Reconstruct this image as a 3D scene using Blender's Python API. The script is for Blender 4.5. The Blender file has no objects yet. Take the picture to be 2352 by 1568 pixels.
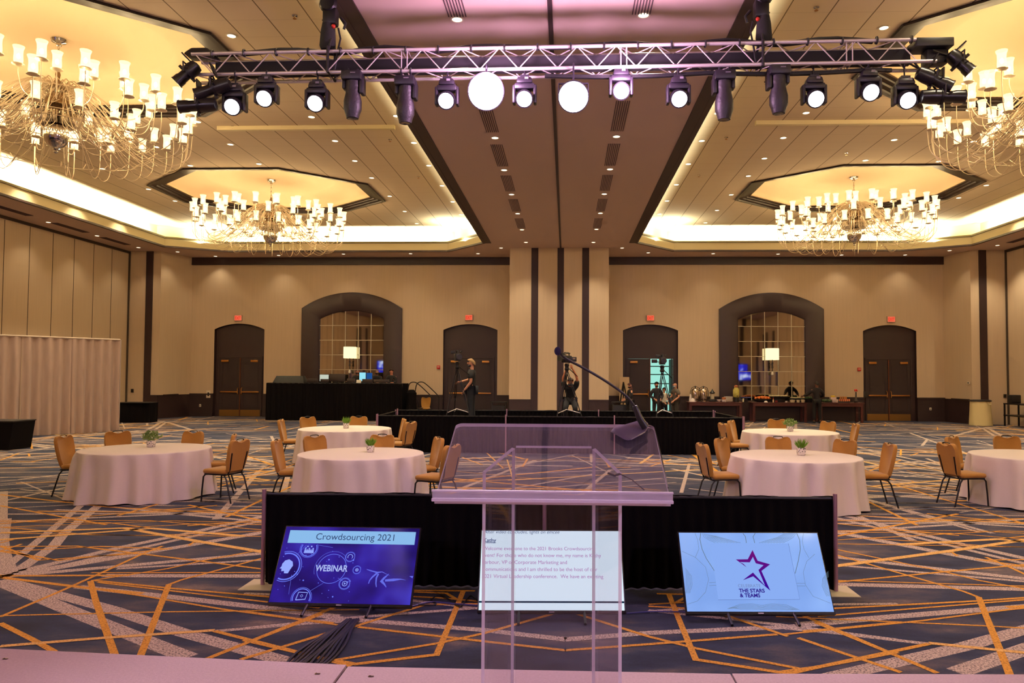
import bpy, bmesh, math, random
from mathutils import Vector, Matrix, Euler
random.seed(7)
PI = math.pi
C = bpy.context.scene.collection
S = bpy.context.scene
def R(d): return math.radians(d)

# ------------------------------------------------------------------ camera
F, YAW, PIT, ROL, CX, CY = 1695.6, .0369, .0361, .0048, 1238.37, 799.41
_c, _s = math.cos(YAW), math.sin(YAW)
RT = Vector((_c, _s, 0)); _f0 = Vector((-_s, _c, 0)); _up = Vector((0, 0, 1))
FW = _f0 * math.cos(PIT) + _up * math.sin(PIT)
UP = -_f0 * math.sin(PIT) + _up * math.cos(PIT)
EYE = Vector((0, 0, 2))
cd = bpy.data.cameras.new('camera'); cam = bpy.data.objects.new('camera', cd); C.objects.link(cam)
cd.sensor_width = 36; cd.lens = F * 36 / 2352
cd.shift_x = -(CX - 1176) / 2352; cd.shift_y = (CY - 784) / 2352
_r = RT * math.cos(ROL) + UP * math.sin(ROL); _u = UP * math.cos(ROL) - RT * math.sin(ROL)
cam.matrix_world = Matrix((( _r.x, _u.x, -FW.x, 0), (_r.y, _u.y, -FW.y, 0), (_r.z, _u.z, -FW.z, 2), (0, 0, 0, 1)))
cd.clip_start = .05; cd.clip_end = 200
cd.dof.use_dof = False
S.camera = cam

def at(px, py, x=None, y=None, z=None):
    """world point seen at a pixel of the photograph, on the plane x, y or z = const"""
    a, b = px - CX, py - CY
    a, b = a * math.cos(ROL) + b * math.sin(ROL), -a * math.sin(ROL) + b * math.cos(ROL)
    d = FW + RT * (a / F) - UP * (b / F)
    t = (z - 2) / d.z if z is not None else (y / d.y if y is not None else x / d.x)
    return EYE + d * t

# ------------------------------------------------------------------ world, exposure
w = bpy.data.worlds.new('world'); S.world = w; w.use_nodes = True
w.node_tree.nodes['Background'].inputs[0].default_value = (.9, .75, .55, 1)
w.node_tree.nodes['Background'].inputs[1].default_value = .0
S.view_settings.view_transform = 'Standard'; S.view_settings.look = 'None'
S.view_settings.gamma = 1; S.view_settings.use_curve_mapping = False
S.view_settings.exposure = 0.0
S.cycles.use_denoising = True
S.cycles.max_bounces = 7; S.cycles.diffuse_bounces = 3; S.cycles.glossy_bounces = 3
S.cycles.transmission_bounces = 4; S.cycles.transparent_max_bounces = 14
S.cycles.caustics_reflective = False; S.cycles.caustics_refractive = False
S.cycles.sample_clamp_indirect = 4.0; S.cycles.sample_clamp_direct = 0
S.cycles.use_light_tree = True
S.cycles.use_adaptive_sampling = True; S.cycles.adaptive_threshold = .09; S.cycles.adaptive_min_samples = 20

# light levels (all lamps of the place)
CAN_W = 290.0          # each recessed downlight
COVE_W = 900.0        # each cove tube section
BULB_E = 330.0        # chandelier bulbs
WASH_W = 1050.0        # stage wash behind the viewpoint
FRONT_W = 900.0       # the two bright profile spots on the truss
WARM = (1.0, .84, .58)
COVEC = (1.0, .97, .70)

# ------------------------------------------------------------------ materials
def lin(c):
    return tuple(((v / 255) / 12.92 if v / 255 <= .04045 else ((v / 255 + .055) / 1.055) ** 2.4) for v in c)
MATS = {}
def mat(name, rgb=None, rough=.6, metal=0, emit=None, es=1.0, noise=None, bump=None, spec=None, sheen=0, alpha=None, coat=0):
    """rgb 0-255 sRGB albedo; noise=(scale, amount, stretch xyz); bump=(scale, strength)"""
    if name in MATS: return MATS[name]
    m = bpy.data.materials.new(name); m.use_nodes = True; nt = m.node_tree; N = nt.nodes; L = nt.links
    b = N['Principled BSDF']; col = lin(rgb or (0, 0, 0)) + (1,)
    b.inputs['Base Color'].default_value = col
    b.inputs['Roughness'].default_value = rough; b.inputs['Metallic'].default_value = metal
    if spec is not None: b.inputs['Specular IOR Level'].default_value = spec
    if sheen: b.inputs['Sheen Weight'].default_value = sheen
    if coat: b.inputs['Coat Weight'].default_value = coat
    if emit: b.inputs['Emission Color'].default_value = lin(emit) + (1,); b.inputs['Emission Strength'].default_value = es
    if noise or bump:
        tc = N.new('ShaderNodeTexCoord')
    if noise:
        mp = N.new('ShaderNodeMapping'); mp.inputs['Scale'].default_value = noise[2] if len(noise) > 2 else (1, 1, 1)
        L.new(tc.outputs['Object'], mp.inputs[0])
        n = N.new('ShaderNodeTexNoise'); n.inputs['Scale'].default_value = noise[0]; n.inputs['Detail'].default_value = 4
        L.new(mp.outputs[0], n.inputs['Vector'])
        mx = N.new('ShaderNodeMix'); mx.data_type = 'RGBA'
        k = noise[1]
        mx.inputs[6].default_value = tuple(max(0, v * (1 - k)) for v in col[:3]) + (1,)
        mx.inputs[7].default_value = tuple(min(1, v * (1 + k)) for v in col[:3]) + (1,)
        L.new(n.outputs[0], mx.inputs[0]); L.new(mx.outputs[2], b.inputs['Base Color'])
    if bump:
        n2 = N.new('ShaderNodeTexNoise'); n2.inputs['Scale'].default_value = bump[0]
        L.new(tc.outputs['Object'], n2.inputs['Vector'])
        bp = N.new('ShaderNodeBump'); bp.inputs['Strength'].default_value = bump[1]; bp.inputs['Distance'].default_value = .01
        L.new(n2.outputs[0], bp.inputs['Height']); L.new(bp.outputs[0], b.inputs['Normal'])
    MATS[name] = m
    return m
def emis(name, rgb, es=1.0, sample=True):
    if name in MATS: return MATS[name]
    m = bpy.data.materials.new(name); m.use_nodes = True; nt = m.node_tree
    nt.nodes.remove(nt.nodes['Principled BSDF'])
    e = nt.nodes.new('ShaderNodeEmission'); e.inputs[0].default_value = lin(rgb) + (1,); e.inputs[1].default_value = es
    nt.links.new(e.outputs[0], nt.nodes['Material Output'].inputs[0])
    if not sample: m.cycles.emission_sampling = 'NONE'
    MATS[name] = m
    return m

# ------------------------------------------------------------------ mesh builder
class MB:
    def __init__(s): s.bm = bmesh.new(); s.m = 0
    def _f(s, vs):
        try: f = s.bm.faces.new(vs)
        except ValueError: return None
        f.material_index = s.m; return f
    def box(s, c, d, rot=None, bev=0, taper=None):
        """c centre, d full sizes; taper = xy scale of the top"""
        M = Matrix.Translation(c) @ (rot.to_4x4() if rot else Matrix.Identity(4))
        vs = []
        for z in (-.5, .5):
            t = taper if (taper and z > 0) else (1, 1)
            for x, y in ((-.5, -.5), (.5, -.5), (.5, .5), (-.5, .5)):
                vs.append(s.bm.verts.new(M @ Vector((x * d[0] * t[0], y * d[1] * t[1], z * d[2]))))
        fs = [s._f([vs[i] for i in q]) for q in ((3, 2, 1, 0), (4, 5, 6, 7), (0, 1, 5, 4), (1, 2, 6, 5), (2, 3, 7, 6), (3, 0, 4, 7))]
        if bev:
            es = list({e for f in fs for e in f.edges})
            r = bmesh.ops.bevel(s.bm, geom=es, offset=bev, segments=2, profile=.5, affect='EDGES')
            for f in r['faces']: f.material_index = s.m
        return s
    def tube(s, pts, r, n=8, closed=False, caps=True):
        pts = [Vector(p) for p in pts]; k = len(pts)
        rr = r if isinstance(r, (list, tuple)) else [r] * k
        rings = []; up = None
        for i, p in enumerate(pts):
            if closed: t = pts[(i + 1) % k] - pts[i - 1]
            else: t = pts[min(i + 1, k - 1)] - pts[max(i - 1, 0)]
            t.normalize()
            if up is None:
                up = Vector((0, 0, 1)) if abs(t.z) < .9 else Vector((1, 0, 0))
            a = up - t * up.dot(t)
            if a.length < 1e-5: a = t.orthogonal()
            a.normalize(); up = a; b = t.cross(a)
            rings.append([s.bm.verts.new(p + (a * math.cos(2 * PI * j / n) + b * math.sin(2 * PI * j / n)) * rr[i]) for j in range(n)])
        for i in range(k if closed else k - 1):
            A, B = rings[i], rings[(i + 1) % k]
            for j in range(n): s._f([A[j], A[(j + 1) % n], B[(j + 1) % n], B[j]])
        if caps and not closed: s._f(rings[0][::-1]); s._f(rings[-1])
        return s
    def lathe(s, prof, n=24, M=None, caps=True):
        """prof [(r, z)...] turned about z"""
        M = M or Matrix.Identity(4); rings = []
        for r, z in prof:
            rings.append([s.bm.verts.new(M @ Vector((r * math.cos(2 * PI * j / n), r * math.sin(2 * PI * j / n), z))) for j in range(n)])
        for A, B in zip(rings, rings[1:]):
            for j in range(n): s._f([A[j], A[(j + 1) % n], B[(j + 1) % n], B[j]])
        if caps: s._f(rings[0][::-1]); s._f(rings[-1])
        return s
    def prism(s, poly, a, b, M=None):
        """poly [(x, z)] pushed from y=a to y=b"""
        M = M or Matrix.Identity(4)
        A = [s.bm.verts.new(M @ Vector((x, a, z))) for x, z in poly]
        B = [s.bm.verts.new(M @ Vector((x, b, z))) for x, z in poly]
        n = len(poly); s._f(A); s._f(B[::-1])
        for i in range(n): s._f([A[(i + 1) % n], A[i], B[i], B[(i + 1) % n]])
        return s
    def poly(s, pts): s._f([s.bm.verts.new(Vector(p)) for p in pts]); return s
    def ball(s, c, r, n=12, sc=(1, 1, 1)):
        g = bmesh.ops.create_uvsphere(s.bm, u_segments=n, v_segments=max(6, n // 2 + 2), radius=r,
            matrix=Matrix.Translation(c) @ Matrix.Diagonal((*sc, 1)))
        for v in g['verts']:
            for f in v.link_faces: f.material_index = s.m
        return s
    def loft(s, rings, closed=True, caps=False):
        RR = [[s.bm.verts.new(Vector(p)) for p in r] for r in rings]; n = len(rings[0])
        for A, B in zip(RR, RR[1:]):
            for j in range(n if closed else n - 1): s._f([A[j], A[(j + 1) % n], B[(j + 1) % n], B[j]])
        if caps: s._f(RR[0][::-1]); s._f(RR[-1])
        return s
    def holes(s, outer, inner, fn):
        """flat face with holes; fn maps 2d -> 3d"""
        es = []
        for lp in [outer] + inner:
            vs = [s.bm.verts.new(fn(*p)) for p in lp]
            es += [s.bm.edges.new((vs[i], vs[(i + 1) % len(vs)])) for i in range(len(vs))]
        r = bmesh.ops.triangle_fill(s.bm, use_beauty=True, use_dissolve=False, edges=es)
        for g in r['geom']:
            if isinstance(g, bmesh.types.BMFace): g.material_index = s.m
        return s
    def build(s, name, mats, parent=None, label=None, loc=None, smooth=40, rot=None, recalc=True):
        me = bpy.data.meshes.new(name)
        if recalc: bmesh.ops.recalc_face_normals(s.bm, faces=s.bm.faces)
        s.bm.to_mesh(me); s.bm.free()
        for m in (mats if isinstance(mats, (list, tuple)) else [mats]): me.materials.append(m)
        if smooth:
            me.shade_smooth(); me.set_sharp_from_angle(angle=R(smooth))
        o = bpy.data.objects.new(name, me); C.objects.link(o)
        if parent: o.parent = parent
        if loc: o.location = loc
        if rot: o.rotation_euler = rot
        if label: o['label'] = label
        return o
def tag(o, label, cat, group=None, kind=None):
    o['label'] = label; o['category'] = cat
    if group: o['group'] = group
    if kind: o['kind'] = kind
    return o
def thing(name, label, cat, loc=(0, 0, 0), rz=0, group=None):
    o = bpy.data.objects.new(name, None); C.objects.link(o); o.empty_display_size = .1
    o.location = loc; o.rotation_euler = (0, 0, rz)
    return tag(o, label, cat, group)
def struct(name, mb, m, label=None, smooth=None, recalc=True):
    o = mb.build(name, m, smooth=smooth, recalc=recalc); o['kind'] = 'structure'
    if label: o['label'] = label
    return o
def dup(root, loc=None, rz=None, label=None, group=None, cat=True):
    def cp(o, par):
        c = o.copy(); C.objects.link(c)
        if par: c.parent = par
        for ch in list(o.children):
            cp(ch, c)
        return c
    c = cp(root, None)
    if loc is not None: c.location = loc
    if rz is not None: c.rotation_euler = (0, 0, rz)
    if label: c['label'] = label
    if group: c['group'] = group
    return c
def dup_part(o, parent, loc=None, rz=None):
    c = o.copy(); C.objects.link(c); c.parent = parent
    if loc is not None: c.location = loc
    if rz is not None: c.rotation_euler = (0, 0, rz)
    for ch in list(o.children):
        d = ch.copy(); C.objects.link(d); d.parent = c
    return c
def spot(name, loc, target, power, color, angle=90, blend=.6, radius=.08, parent=None):
    l = bpy.data.lights.new(name, 'SPOT'); l.energy = power; l.color = color; l.spot_size = R(angle); l.spot_blend = blend
    l.shadow_soft_size = radius
    o = bpy.data.objects.new(name, l); C.objects.link(o); o.location = loc
    d = Vector(target) - Vector(loc); o.rotation_euler = d.to_track_quat('-Z', 'Y').to_euler()
    if parent: o.parent = parent
    return o
def area(name, loc, sx, sy, power, color, direction, rz=0, spread=180):
    l = bpy.data.lights.new(name, 'AREA'); l.shape = 'RECTANGLE'; l.size = sx; l.size_y = sy; l.energy = power; l.color = color
    l.spread = R(spread)
    o = bpy.data.objects.new(name, l); C.objects.link(o); o.location = loc
    return o
def smoothpts(pts, k=6):
    """Catmull-Rom through points"""
    P = [Vector(p) for p in pts]; P = [P[0] * 2 - P[1]] + P + [P[-1] * 2 - P[-2]]; out = []
    for i in range(1, len(P) - 2):
        for j in range(k):
            t = j / k; a, b, c, d = P[i - 1:i + 3]
            out.append(.5 * ((2 * b) + (c - a) * t + (2 * a - 5 * b + 4 * c - d) * t * t + (3 * b - 3 * c + d - a) * t ** 3))
    out.append(P[-2]); return out
# ------------------------------------------------------------------ materials of the place
WALL = mat('wall_fabric', (208, 184, 153), .8, noise=(3, .07, (6, 6, .25)), bump=(120, .06))
BROWN = mat('dark_brown_paint', (50, 31, 32), .5)
BROWN2 = mat('dark_brown_panel', (44, 27, 28), .55, noise=(2, .1))
SOFF = mat('soffit_paint', (206, 182, 168), .8)
CEILP = mat('ceiling_panels', (222, 202, 172), .85)
CREAM = mat('cream_paint', (222, 205, 160), .6)
DOME = mat('dome_plaster', (222, 194, 156), .85)
BRASS = mat('brass', (196, 140, 74), .3, 1)
BLACKM = mat('black_metal', (28, 25, 26), .4, .4)
BLACKP = mat('black_plastic', (24, 22, 24), .45)
BLACKF = mat('black_cloth', (13, 10, 12), .95, spec=.1)
ALU = mat('aluminium', (214, 202, 200), .4, .55)
CHROME = mat('chrome', (220, 214, 206), .14, 1)
GOLD = mat('gold_upholstery', (172, 120, 40), .75, sheen=.2, noise=(60, .12))
WHITEC = mat('white_cloth', (236, 222, 214), .8)
SKIN = mat('skin', (198, 140, 110), .6)
STAGEM = mat('stage_carpet', (176, 150, 156), .95, noise=(90, .2), bump=(200, .3))
LENS = emis('downlight_lens', (255, 236, 196), 4.0, sample=False)

def ceil_nodes():
    """seams between the long ceiling panels, in the panel material"""
    m = CEILP; nt = m.node_tree; N, L = nt.nodes, nt.links; b = N['Principled BSDF']
    tc = N.new('ShaderNodeTexCoord'); sp = N.new('ShaderNodeSeparateXYZ'); L.new(tc.outputs['Object'], sp.inputs[0])
    def line(out, period, off, wd):
        a = N.new('ShaderNodeMath'); a.operation = 'ADD'; a.inputs[1].default_value = off; L.new(out, a.inputs[0])
        f = N.new('ShaderNodeMath'); f.operation = 'FLOORED_MODULO'; f.inputs[1].default_value = period; L.new(a.outputs[0], f.inputs[0])
        c = N.new('ShaderNodeMath'); c.operation = 'LESS_THAN'; c.inputs[1].default_value = wd; L.new(f.outputs[0], c.inputs[0])
        return c.outputs[0]
    lx = line(sp.outputs[0], .765, .02 + 7.65, .022); ly = line(sp.outputs[1], .66, .35, .008)
    m1 = N.new('ShaderNodeMix'); m1.data_type = 'RGBA'; m1.inputs[6].default_value = lin((222, 202, 172)) + (1,)
    m1.inputs[7].default_value = lin((194, 172, 140)) + (1,); L.new(ly, m1.inputs[0])
    m2 = N.new('ShaderNodeMix'); m2.data_type = 'RGBA'; m2.inputs[7].default_value = lin((120, 98, 72)) + (1,)
    L.new(m1.outputs[2], m2.inputs[6]); L.new(lx, m2.inputs[0]); L.new(m2.outputs[2], b.inputs['Base Color'])
ceil_nodes()
def carpet_mat():
    m = mat('carpet_navy', (40, 42, 60), .95); nt = m.node_tree; N, L = nt.nodes, nt.links; b = N['Principled BSDF']
    tc = N.new('ShaderNodeTexCoord'); mp = N.new('ShaderNodeMapping'); mp.inputs['Scale'].default_value = (1, 2.2, 1)
    L.new(tc.outputs['Object'], mp.inputs[0])
    n = N.new('ShaderNodeTexNoise'); n.inputs['Scale'].default_value = .75; n.inputs['Detail'].default_value = 6; n.inputs['Roughness'].default_value = .62
    L.new(mp.outputs[0], n.inputs['Vector'])
    r = N.new('ShaderNodeValToRGB'); e = r.color_ramp.elements
    e[0].position = .35; e[0].color = lin((20, 25, 50)) + (1,); e[1].position = .74; e[1].color = lin((150, 124, 108)) + (1,)
    k = r.color_ramp.elements.new(.50); k.color = lin((38, 46, 74)) + (1,)
    k = r.color_ramp.elements.new(.60); k.color = lin((78, 72, 82)) + (1,)
    L.new(n.outputs[0], r.inputs[0])
    n2 = N.new('ShaderNodeTexNoise'); n2.inputs['Scale'].default_value = 55; n2.inputs['Detail'].default_value = 3; L.new(tc.outputs['Object'], n2.inputs['Vector'])
    mx = N.new('ShaderNodeMix'); mx.data_type = 'RGBA'; mx.blend_type = 'MULTIPLY'; mx.inputs[0].default_value = .55
    L.new(r.outputs[0], mx.inputs[6]); L.new(n2.outputs[0], mx.inputs[7])
    mu = N.new('ShaderNodeMix'); mu.data_type = 'RGBA'; mu.blend_type = 'MULTIPLY'; mu.inputs[0].default_value = 1; mu.inputs[7].default_value = (1.35, 1.35, 1.35, 1)
    L.new(mx.outputs[2], mu.inputs[6]); L.new(mu.outputs[2], b.inputs['Base Color'])
    return m
CARPET = carpet_mat()
def fleck(name, a, bcol, lo=.42, hi=.62, sc=70):
    m = mat(name, a, .95); nt = m.node_tree; N, L = nt.nodes, nt.links; b = N['Principled BSDF']
    tc = N.new('ShaderNodeTexCoord'); n = N.new('ShaderNodeTexNoise'); n.inputs['Scale'].default_value = sc; n.inputs['Detail'].default_value = 3
    L.new(tc.outputs['Object'], n.inputs['Vector'])
    r = N.new('ShaderNodeValToRGB'); e = r.color_ramp.elements
    e[0].position = lo; e[0].color = lin(bcol) + (1,); e[1].position = hi; e[1].color = lin(a) + (1,)
    L.new(n.outputs[0], r.inputs[0]); L.new(r.outputs[0], b.inputs['Base Color']); return m
CCREAM = fleck('carpet_cream', (206, 184, 168), (96, 82, 84), .36, .56)
CORAN = fleck('carpet_orange', (222, 158, 56), (150, 98, 40), .3, .52)
CGOLD = fleck('carpet_gold', (232, 184, 104), (170, 120, 60), .3, .52)

# ------------------------------------------------------------------ floor with its carpet pattern
XL, XR, YB, YF = -19.45, 18.7, 33.8, -5.0
ZC, ZU = 7.4, 8.35
XM = -.28
def Z8(x, y): return (x / 3.35, 1100 + y / 3.35)
def Z4(x, y): return (560 + x / 3.351, 1100 + y / 3.351)
def Z6(x, y): return (1060 + x / 3.58, 1130 + y / 3.58)
T = []   # (kind, width m, zoom map, points)
def tr(k, wd, zf, *pts):
    if zf is Z8 and 1990 <= pts[-1][0] < 2350 and pts[-1][0] > pts[-2][0]:
        a, b = pts[-2:]; pts = pts + ((b[0] + 420, b[1] + (b[1] - a[1]) / (b[0] - a[0]) * 420),)
    T.append((k, wd, [at(*zf(*p), z=0) for p in pts]))
tr('c', .13, Z8, (25, 95), (8, 420), (6, 750)); tr('c', .10, Z8, (20, 700), (650, 180))
tr('c', .13, Z8, (30, 740), (950, 520), (1400, 428), (2030, 285)); tr('c', .13, Z8, (100, 728), (950, 592), (1500, 500), (2020, 408))
tr('c', .12, Z8, (100, 742), (900, 672), (2010, 572)); tr('c', .07, Z8, (900, 690), (2010, 622))
tr('c', .12, Z8, (800, 742), (2010, 746)); tr('o', .07, Z8, (0, 745), (1000, 741))
tr('c', .11, Z8, (600, 828), (1300, 905), (2100, 998), (2600, 1060)); tr('o', .07, Z8, (0, 756), (700, 842), (1100, 880))
tr('c', .14, Z8, (20, 775), (850, 1000), (1400, 1180), (2250, 1415)); tr('c', .15, Z8, (20, 800), (700, 1075), (1200, 1275), (1450, 1372))
tr('g', .055, Z8, (0, 1288), (820, 1222), (1650, 1165)); tr('c', .06, Z8, (1650, 1170), (2345, 1112), (2700, 1090))
tr('o', .05, Z8, (0, 1062), (450, 870), (730, 745), (1110, 570), (1250, 515)); tr('o', .035, Z8, (0, 1052), (1300, 1022), (2345, 1010))
tr('o', .065, Z8, (695, 785), (740, 950), (880, 1345), (930, 1480)); tr('o', .065, Z8, (1300, 810), (1085, 1350), (1050, 1450))
tr('o', .05, Z8, (1300, 812), (1400, 775), (2010, 612)); tr('o', .05, Z8, (700, 782), (1290, 690), (1550, 630), (2010, 545))
tr('o', .05, Z8, (0, 515), (300, 625), (600, 603), (1090, 572)); tr('o', .05, Z8, (0, 520), (590, 516), (1530, 630), (2010, 692))
tr('g', .09, Z8, (0, 415), (960, 378), (1500, 476), (2010, 560)); tr('o', .06, Z8, (0, 205), (820, 352))
tr('o', .07, Z8, (0, 120), (820, 215), (1700, 262), (2100, 268)); tr('o', .06, Z8, (0, 1110), (250, 1235), (420, 1330))
tr('o', .06, Z8, (1590, 1385), (1900, 1260), (2345, 1080)); tr('o', .055, Z8, (1650, 1170), (2340, 1345), (2700, 1440))
tr('o', .055, Z8, (1850, 1390), (2345, 1240), (2600, 1160)); tr('o', .05, Z8, (720, 780), (1300, 840), (2050, 905))
tr('o', .04, Z8, (750, 850), (1100, 900), (1700, 1000), (2300, 1082)); tr('o', .04, Z8, (750, 795), (2040, 945))
tr('o', .07, Z8, (1740, 292), (2030, 155), (2300, 30)); tr('o', .07, Z8, (1450, 200), (2030, 325)); tr('c', .08, Z8, (0, 270), (2030, 262))
tr('c', .09, Z8, (650, 190), (1300, 262), (2030, 330)); tr('o', .04, Z8, (0, 318), (1150, 320), (2030, 392)); tr('o', .04, Z8, (700, 430), (2010, 442))
tr('c', .07, Z8, (50, 180), (1500, 170), (2100, 185)); tr('c', .06, Z8, (1200, 200), (2030, 215)); tr('o', .05, Z8, (0, 470), (100, 468), (0, 492))
tr('o', .045, Z8, (900, 380), (1500, 345), (2010, 352)); tr('o', .045, Z8, (0, 370), (700, 430)); tr('o', .04, Z8, (700, 722), (2010, 720))
tr('o', .06, Z4, (1690, 860), (1600, 1080), (1480, 1362)); tr('o', .06, Z4, (1490, 1352), (860, 1425), (590, 1378))
tr('o', .055, Z4, (0, 1240), (560, 1370), (830, 1430)); tr('o', .055, Z4, (40, 1255), (600, 1040)); tr('o', .05, Z4, (0, 1020), (470, 1085), (690, 1110))
tr('c', .09, Z4, (0, 975), (800, 1080), (1843, 1162), (2480, 1235)); tr('c', .06, Z4, (0, 1150), (690, 1080), (1100, 1045), (1843, 990))
tr('o', .05, Z4, (800, 1152), (1110, 1055), (1400, 968), (1843, 960)); tr('o', .05, Z4, (880, 1140), (1843, 1250), (2480, 1320))
tr('o', .05, Z4, (700, 1395), (1480, 1268), (1843, 1190), (2480, 1010)); tr('o', .05, Z4, (1300, 858), (1780, 862)); tr('o', .045, Z4, (1290, 905), (1500, 915), (1840, 945))
tr('o', .05, Z4, (1310, 870), (1560, 880), (1640, 930)); tr('c', .06, Z4, (0, 880), (1300, 935), (1840, 1000))

def strips(bm, kinds):
    tiles = []
    for sx, ox in [(1, 0), (-1, 0), (1, 11), (-1, -11), (1, -11), (-1, 11), (-1, 22), (1, 22), (1, -22), (-1, -22)]:
        for sy, oy in [(1, 0), (-1, 23), (1, 14), (-1, 37)]: tiles.append((sx, ox, sy, oy))
    fs = 0
    rnd = random.Random(3)
    zz = {'c': .0010, 'o': .0022, 'g': .0034}
    for sx, ox, sy, oy in tiles:
        for i, (k, wd, pts) in enumerate(T):
            P = [Vector((p.x * sx + ox, p.y * sy + oy)) for p in pts]
            if max(p.x for p in P) < -20 or min(p.x for p in P) > 19.5 or min(p.y for p in P) > 34 or max(p.y for p in P) < 3: continue
            if oy != 0 and (min(p.y for p in P) < 11.3 or (k == 'o' and i % 2)): continue
            z = zz[k] + .00002 * i
            wd2 = wd * (1 if abs(ox) + abs(oy) == 0 else 1.0) * (.8 if k == 'o' else 1)
            lo = ro = None
            for j, p in enumerate(P):
                t = (P[min(j + 1, len(P) - 1)] - P[max(j - 1, 0)]).normalized(); nrm = Vector((-t.y, t.x)) * wd2 / 2
                a = bm.verts.new((p.x + nrm.x, p.y + nrm.y, z)); b = bm.verts.new((p.x - nrm.x, p.y - nrm.y, z))
                if lo:
                    f = bm.faces.new((lo, ro, b, a)); f.material_index = {'c': 1, 'o': 2, 'g': 3}[k]; fs += 1
                lo, ro = a, b
    # free streaks between the traced ones
    for i in range(560):
        x, y = rnd.uniform(-19, 18), rnd.uniform(11.5, 33); L_ = rnd.uniform(1.5, 6); a = rnd.choice([rnd.gauss(0, .35), rnd.gauss(0, .9), PI / 2 + rnd.gauss(0, .3)])
        d = Vector((math.cos(a), math.sin(a))) * L_ / 2; k = rnd.choice('cccccco' if rnd.random() < .8 else 'cog'); wd = rnd.uniform(.03, .11)
        nrm = Vector((-d.y, d.x)).normalized() * wd / 2; z = zz[k] + .0002 + .000001 * i
        f = bm.faces.new([bm.verts.new((x + q.x, y + q.y, z)) for q in (d + nrm, -d + nrm, -d - nrm, d - nrm)]); f.material_index = {'c': 1, 'o': 2, 'g': 3}[k]
    for co, no in (((XL, 0, 0), (-1, 0, 0)), ((XR, 0, 0), (1, 0, 0)), ((0, YB, 0), (0, 1, 0))):
        g = bm.verts[:] + bm.edges[:] + bm.faces[:]
        bmesh.ops.bisect_plane(bm, geom=g, plane_co=co, plane_no=no, clear_outer=True)
    for f in bm.faces:
        f.normal_update()
        if f.normal.z < 0: f.normal_flip()
fl = MB(); strips(fl.bm, None)
fl.m = 0; fl.poly([(XL, YF, 0), (XR, YF, 0), (XR, YB + .3, 0), (XL, YB + .3, 0)])
struct('floor', fl, [CARPET, CCREAM, CORAN, CGOLD], 'navy patterned carpet with cream and orange crossing lines', recalc=False)

# ------------------------------------------------------------------ walls
def arch(xc, hw, zs, zt, z0=0, n=20):
    rise = zt - zs; rad = (hw * hw + rise * rise) / (2 * rise); a = math.asin(hw / rad); pts = [(xc - hw, z0), (xc + hw, z0)]
    for i in range(n + 1):
        t = a - 2 * a * i / n; pts.append((xc + rad * math.sin(t), zt - rad + rad * math.cos(t)))
    return pts
DOORX = [(-15.22, 1.18), (-4.42, 1.25), (3.83, 1.25), (14.56, 1.18)]
MIRX = [-9.92, 9.27]
PORTAL = [arch(x, hw, 4.05, 4.32) for x, hw in DOORX]
WL, WR = -17.5, 16.95
wb = MB()
# wall with door portals cut through, split in columns between the portals
holes = [arch(x, hw, 4.05, 4.32, .001) for x, hw in DOORX]
edges = [WL] + [v for x, hw in DOORX for v in (x - hw, x + hw)] + [WR]
for i in range(0, 10, 2): wb.poly([(edges[i], YB, 0), (edges[i + 1], YB, 0), (edges[i + 1], YB, ZC), (edges[i], YB, ZC)])
for (x, hw), pl in zip(DOORX, PORTAL):
    top = pl[2:]   # arc from right to left
    wb.poly([(x - hw, YB, ZC), (x + hw, YB, ZC)] + [(px_, YB, pz) for px_, pz in top])
struct('wall_back', wb, WALL, 'beige fabric back wall with arched dark door portals')
wd_ = MB()
for (x, hw), pl in zip(DOORX, PORTAL):     # reveals of the portals
    lp = [pl[1]] + pl[2:] + [pl[0]]
    for a, b in zip(lp, lp[1:]): wd_.poly([(a[0], YB, a[1]), (b[0], YB, b[1]), (b[0], YB + .22, b[1]), (a[0], YB + .22, a[1])])
struct('trim_1', wd_, BROWN, 'dark brown door portal reveals')
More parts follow.
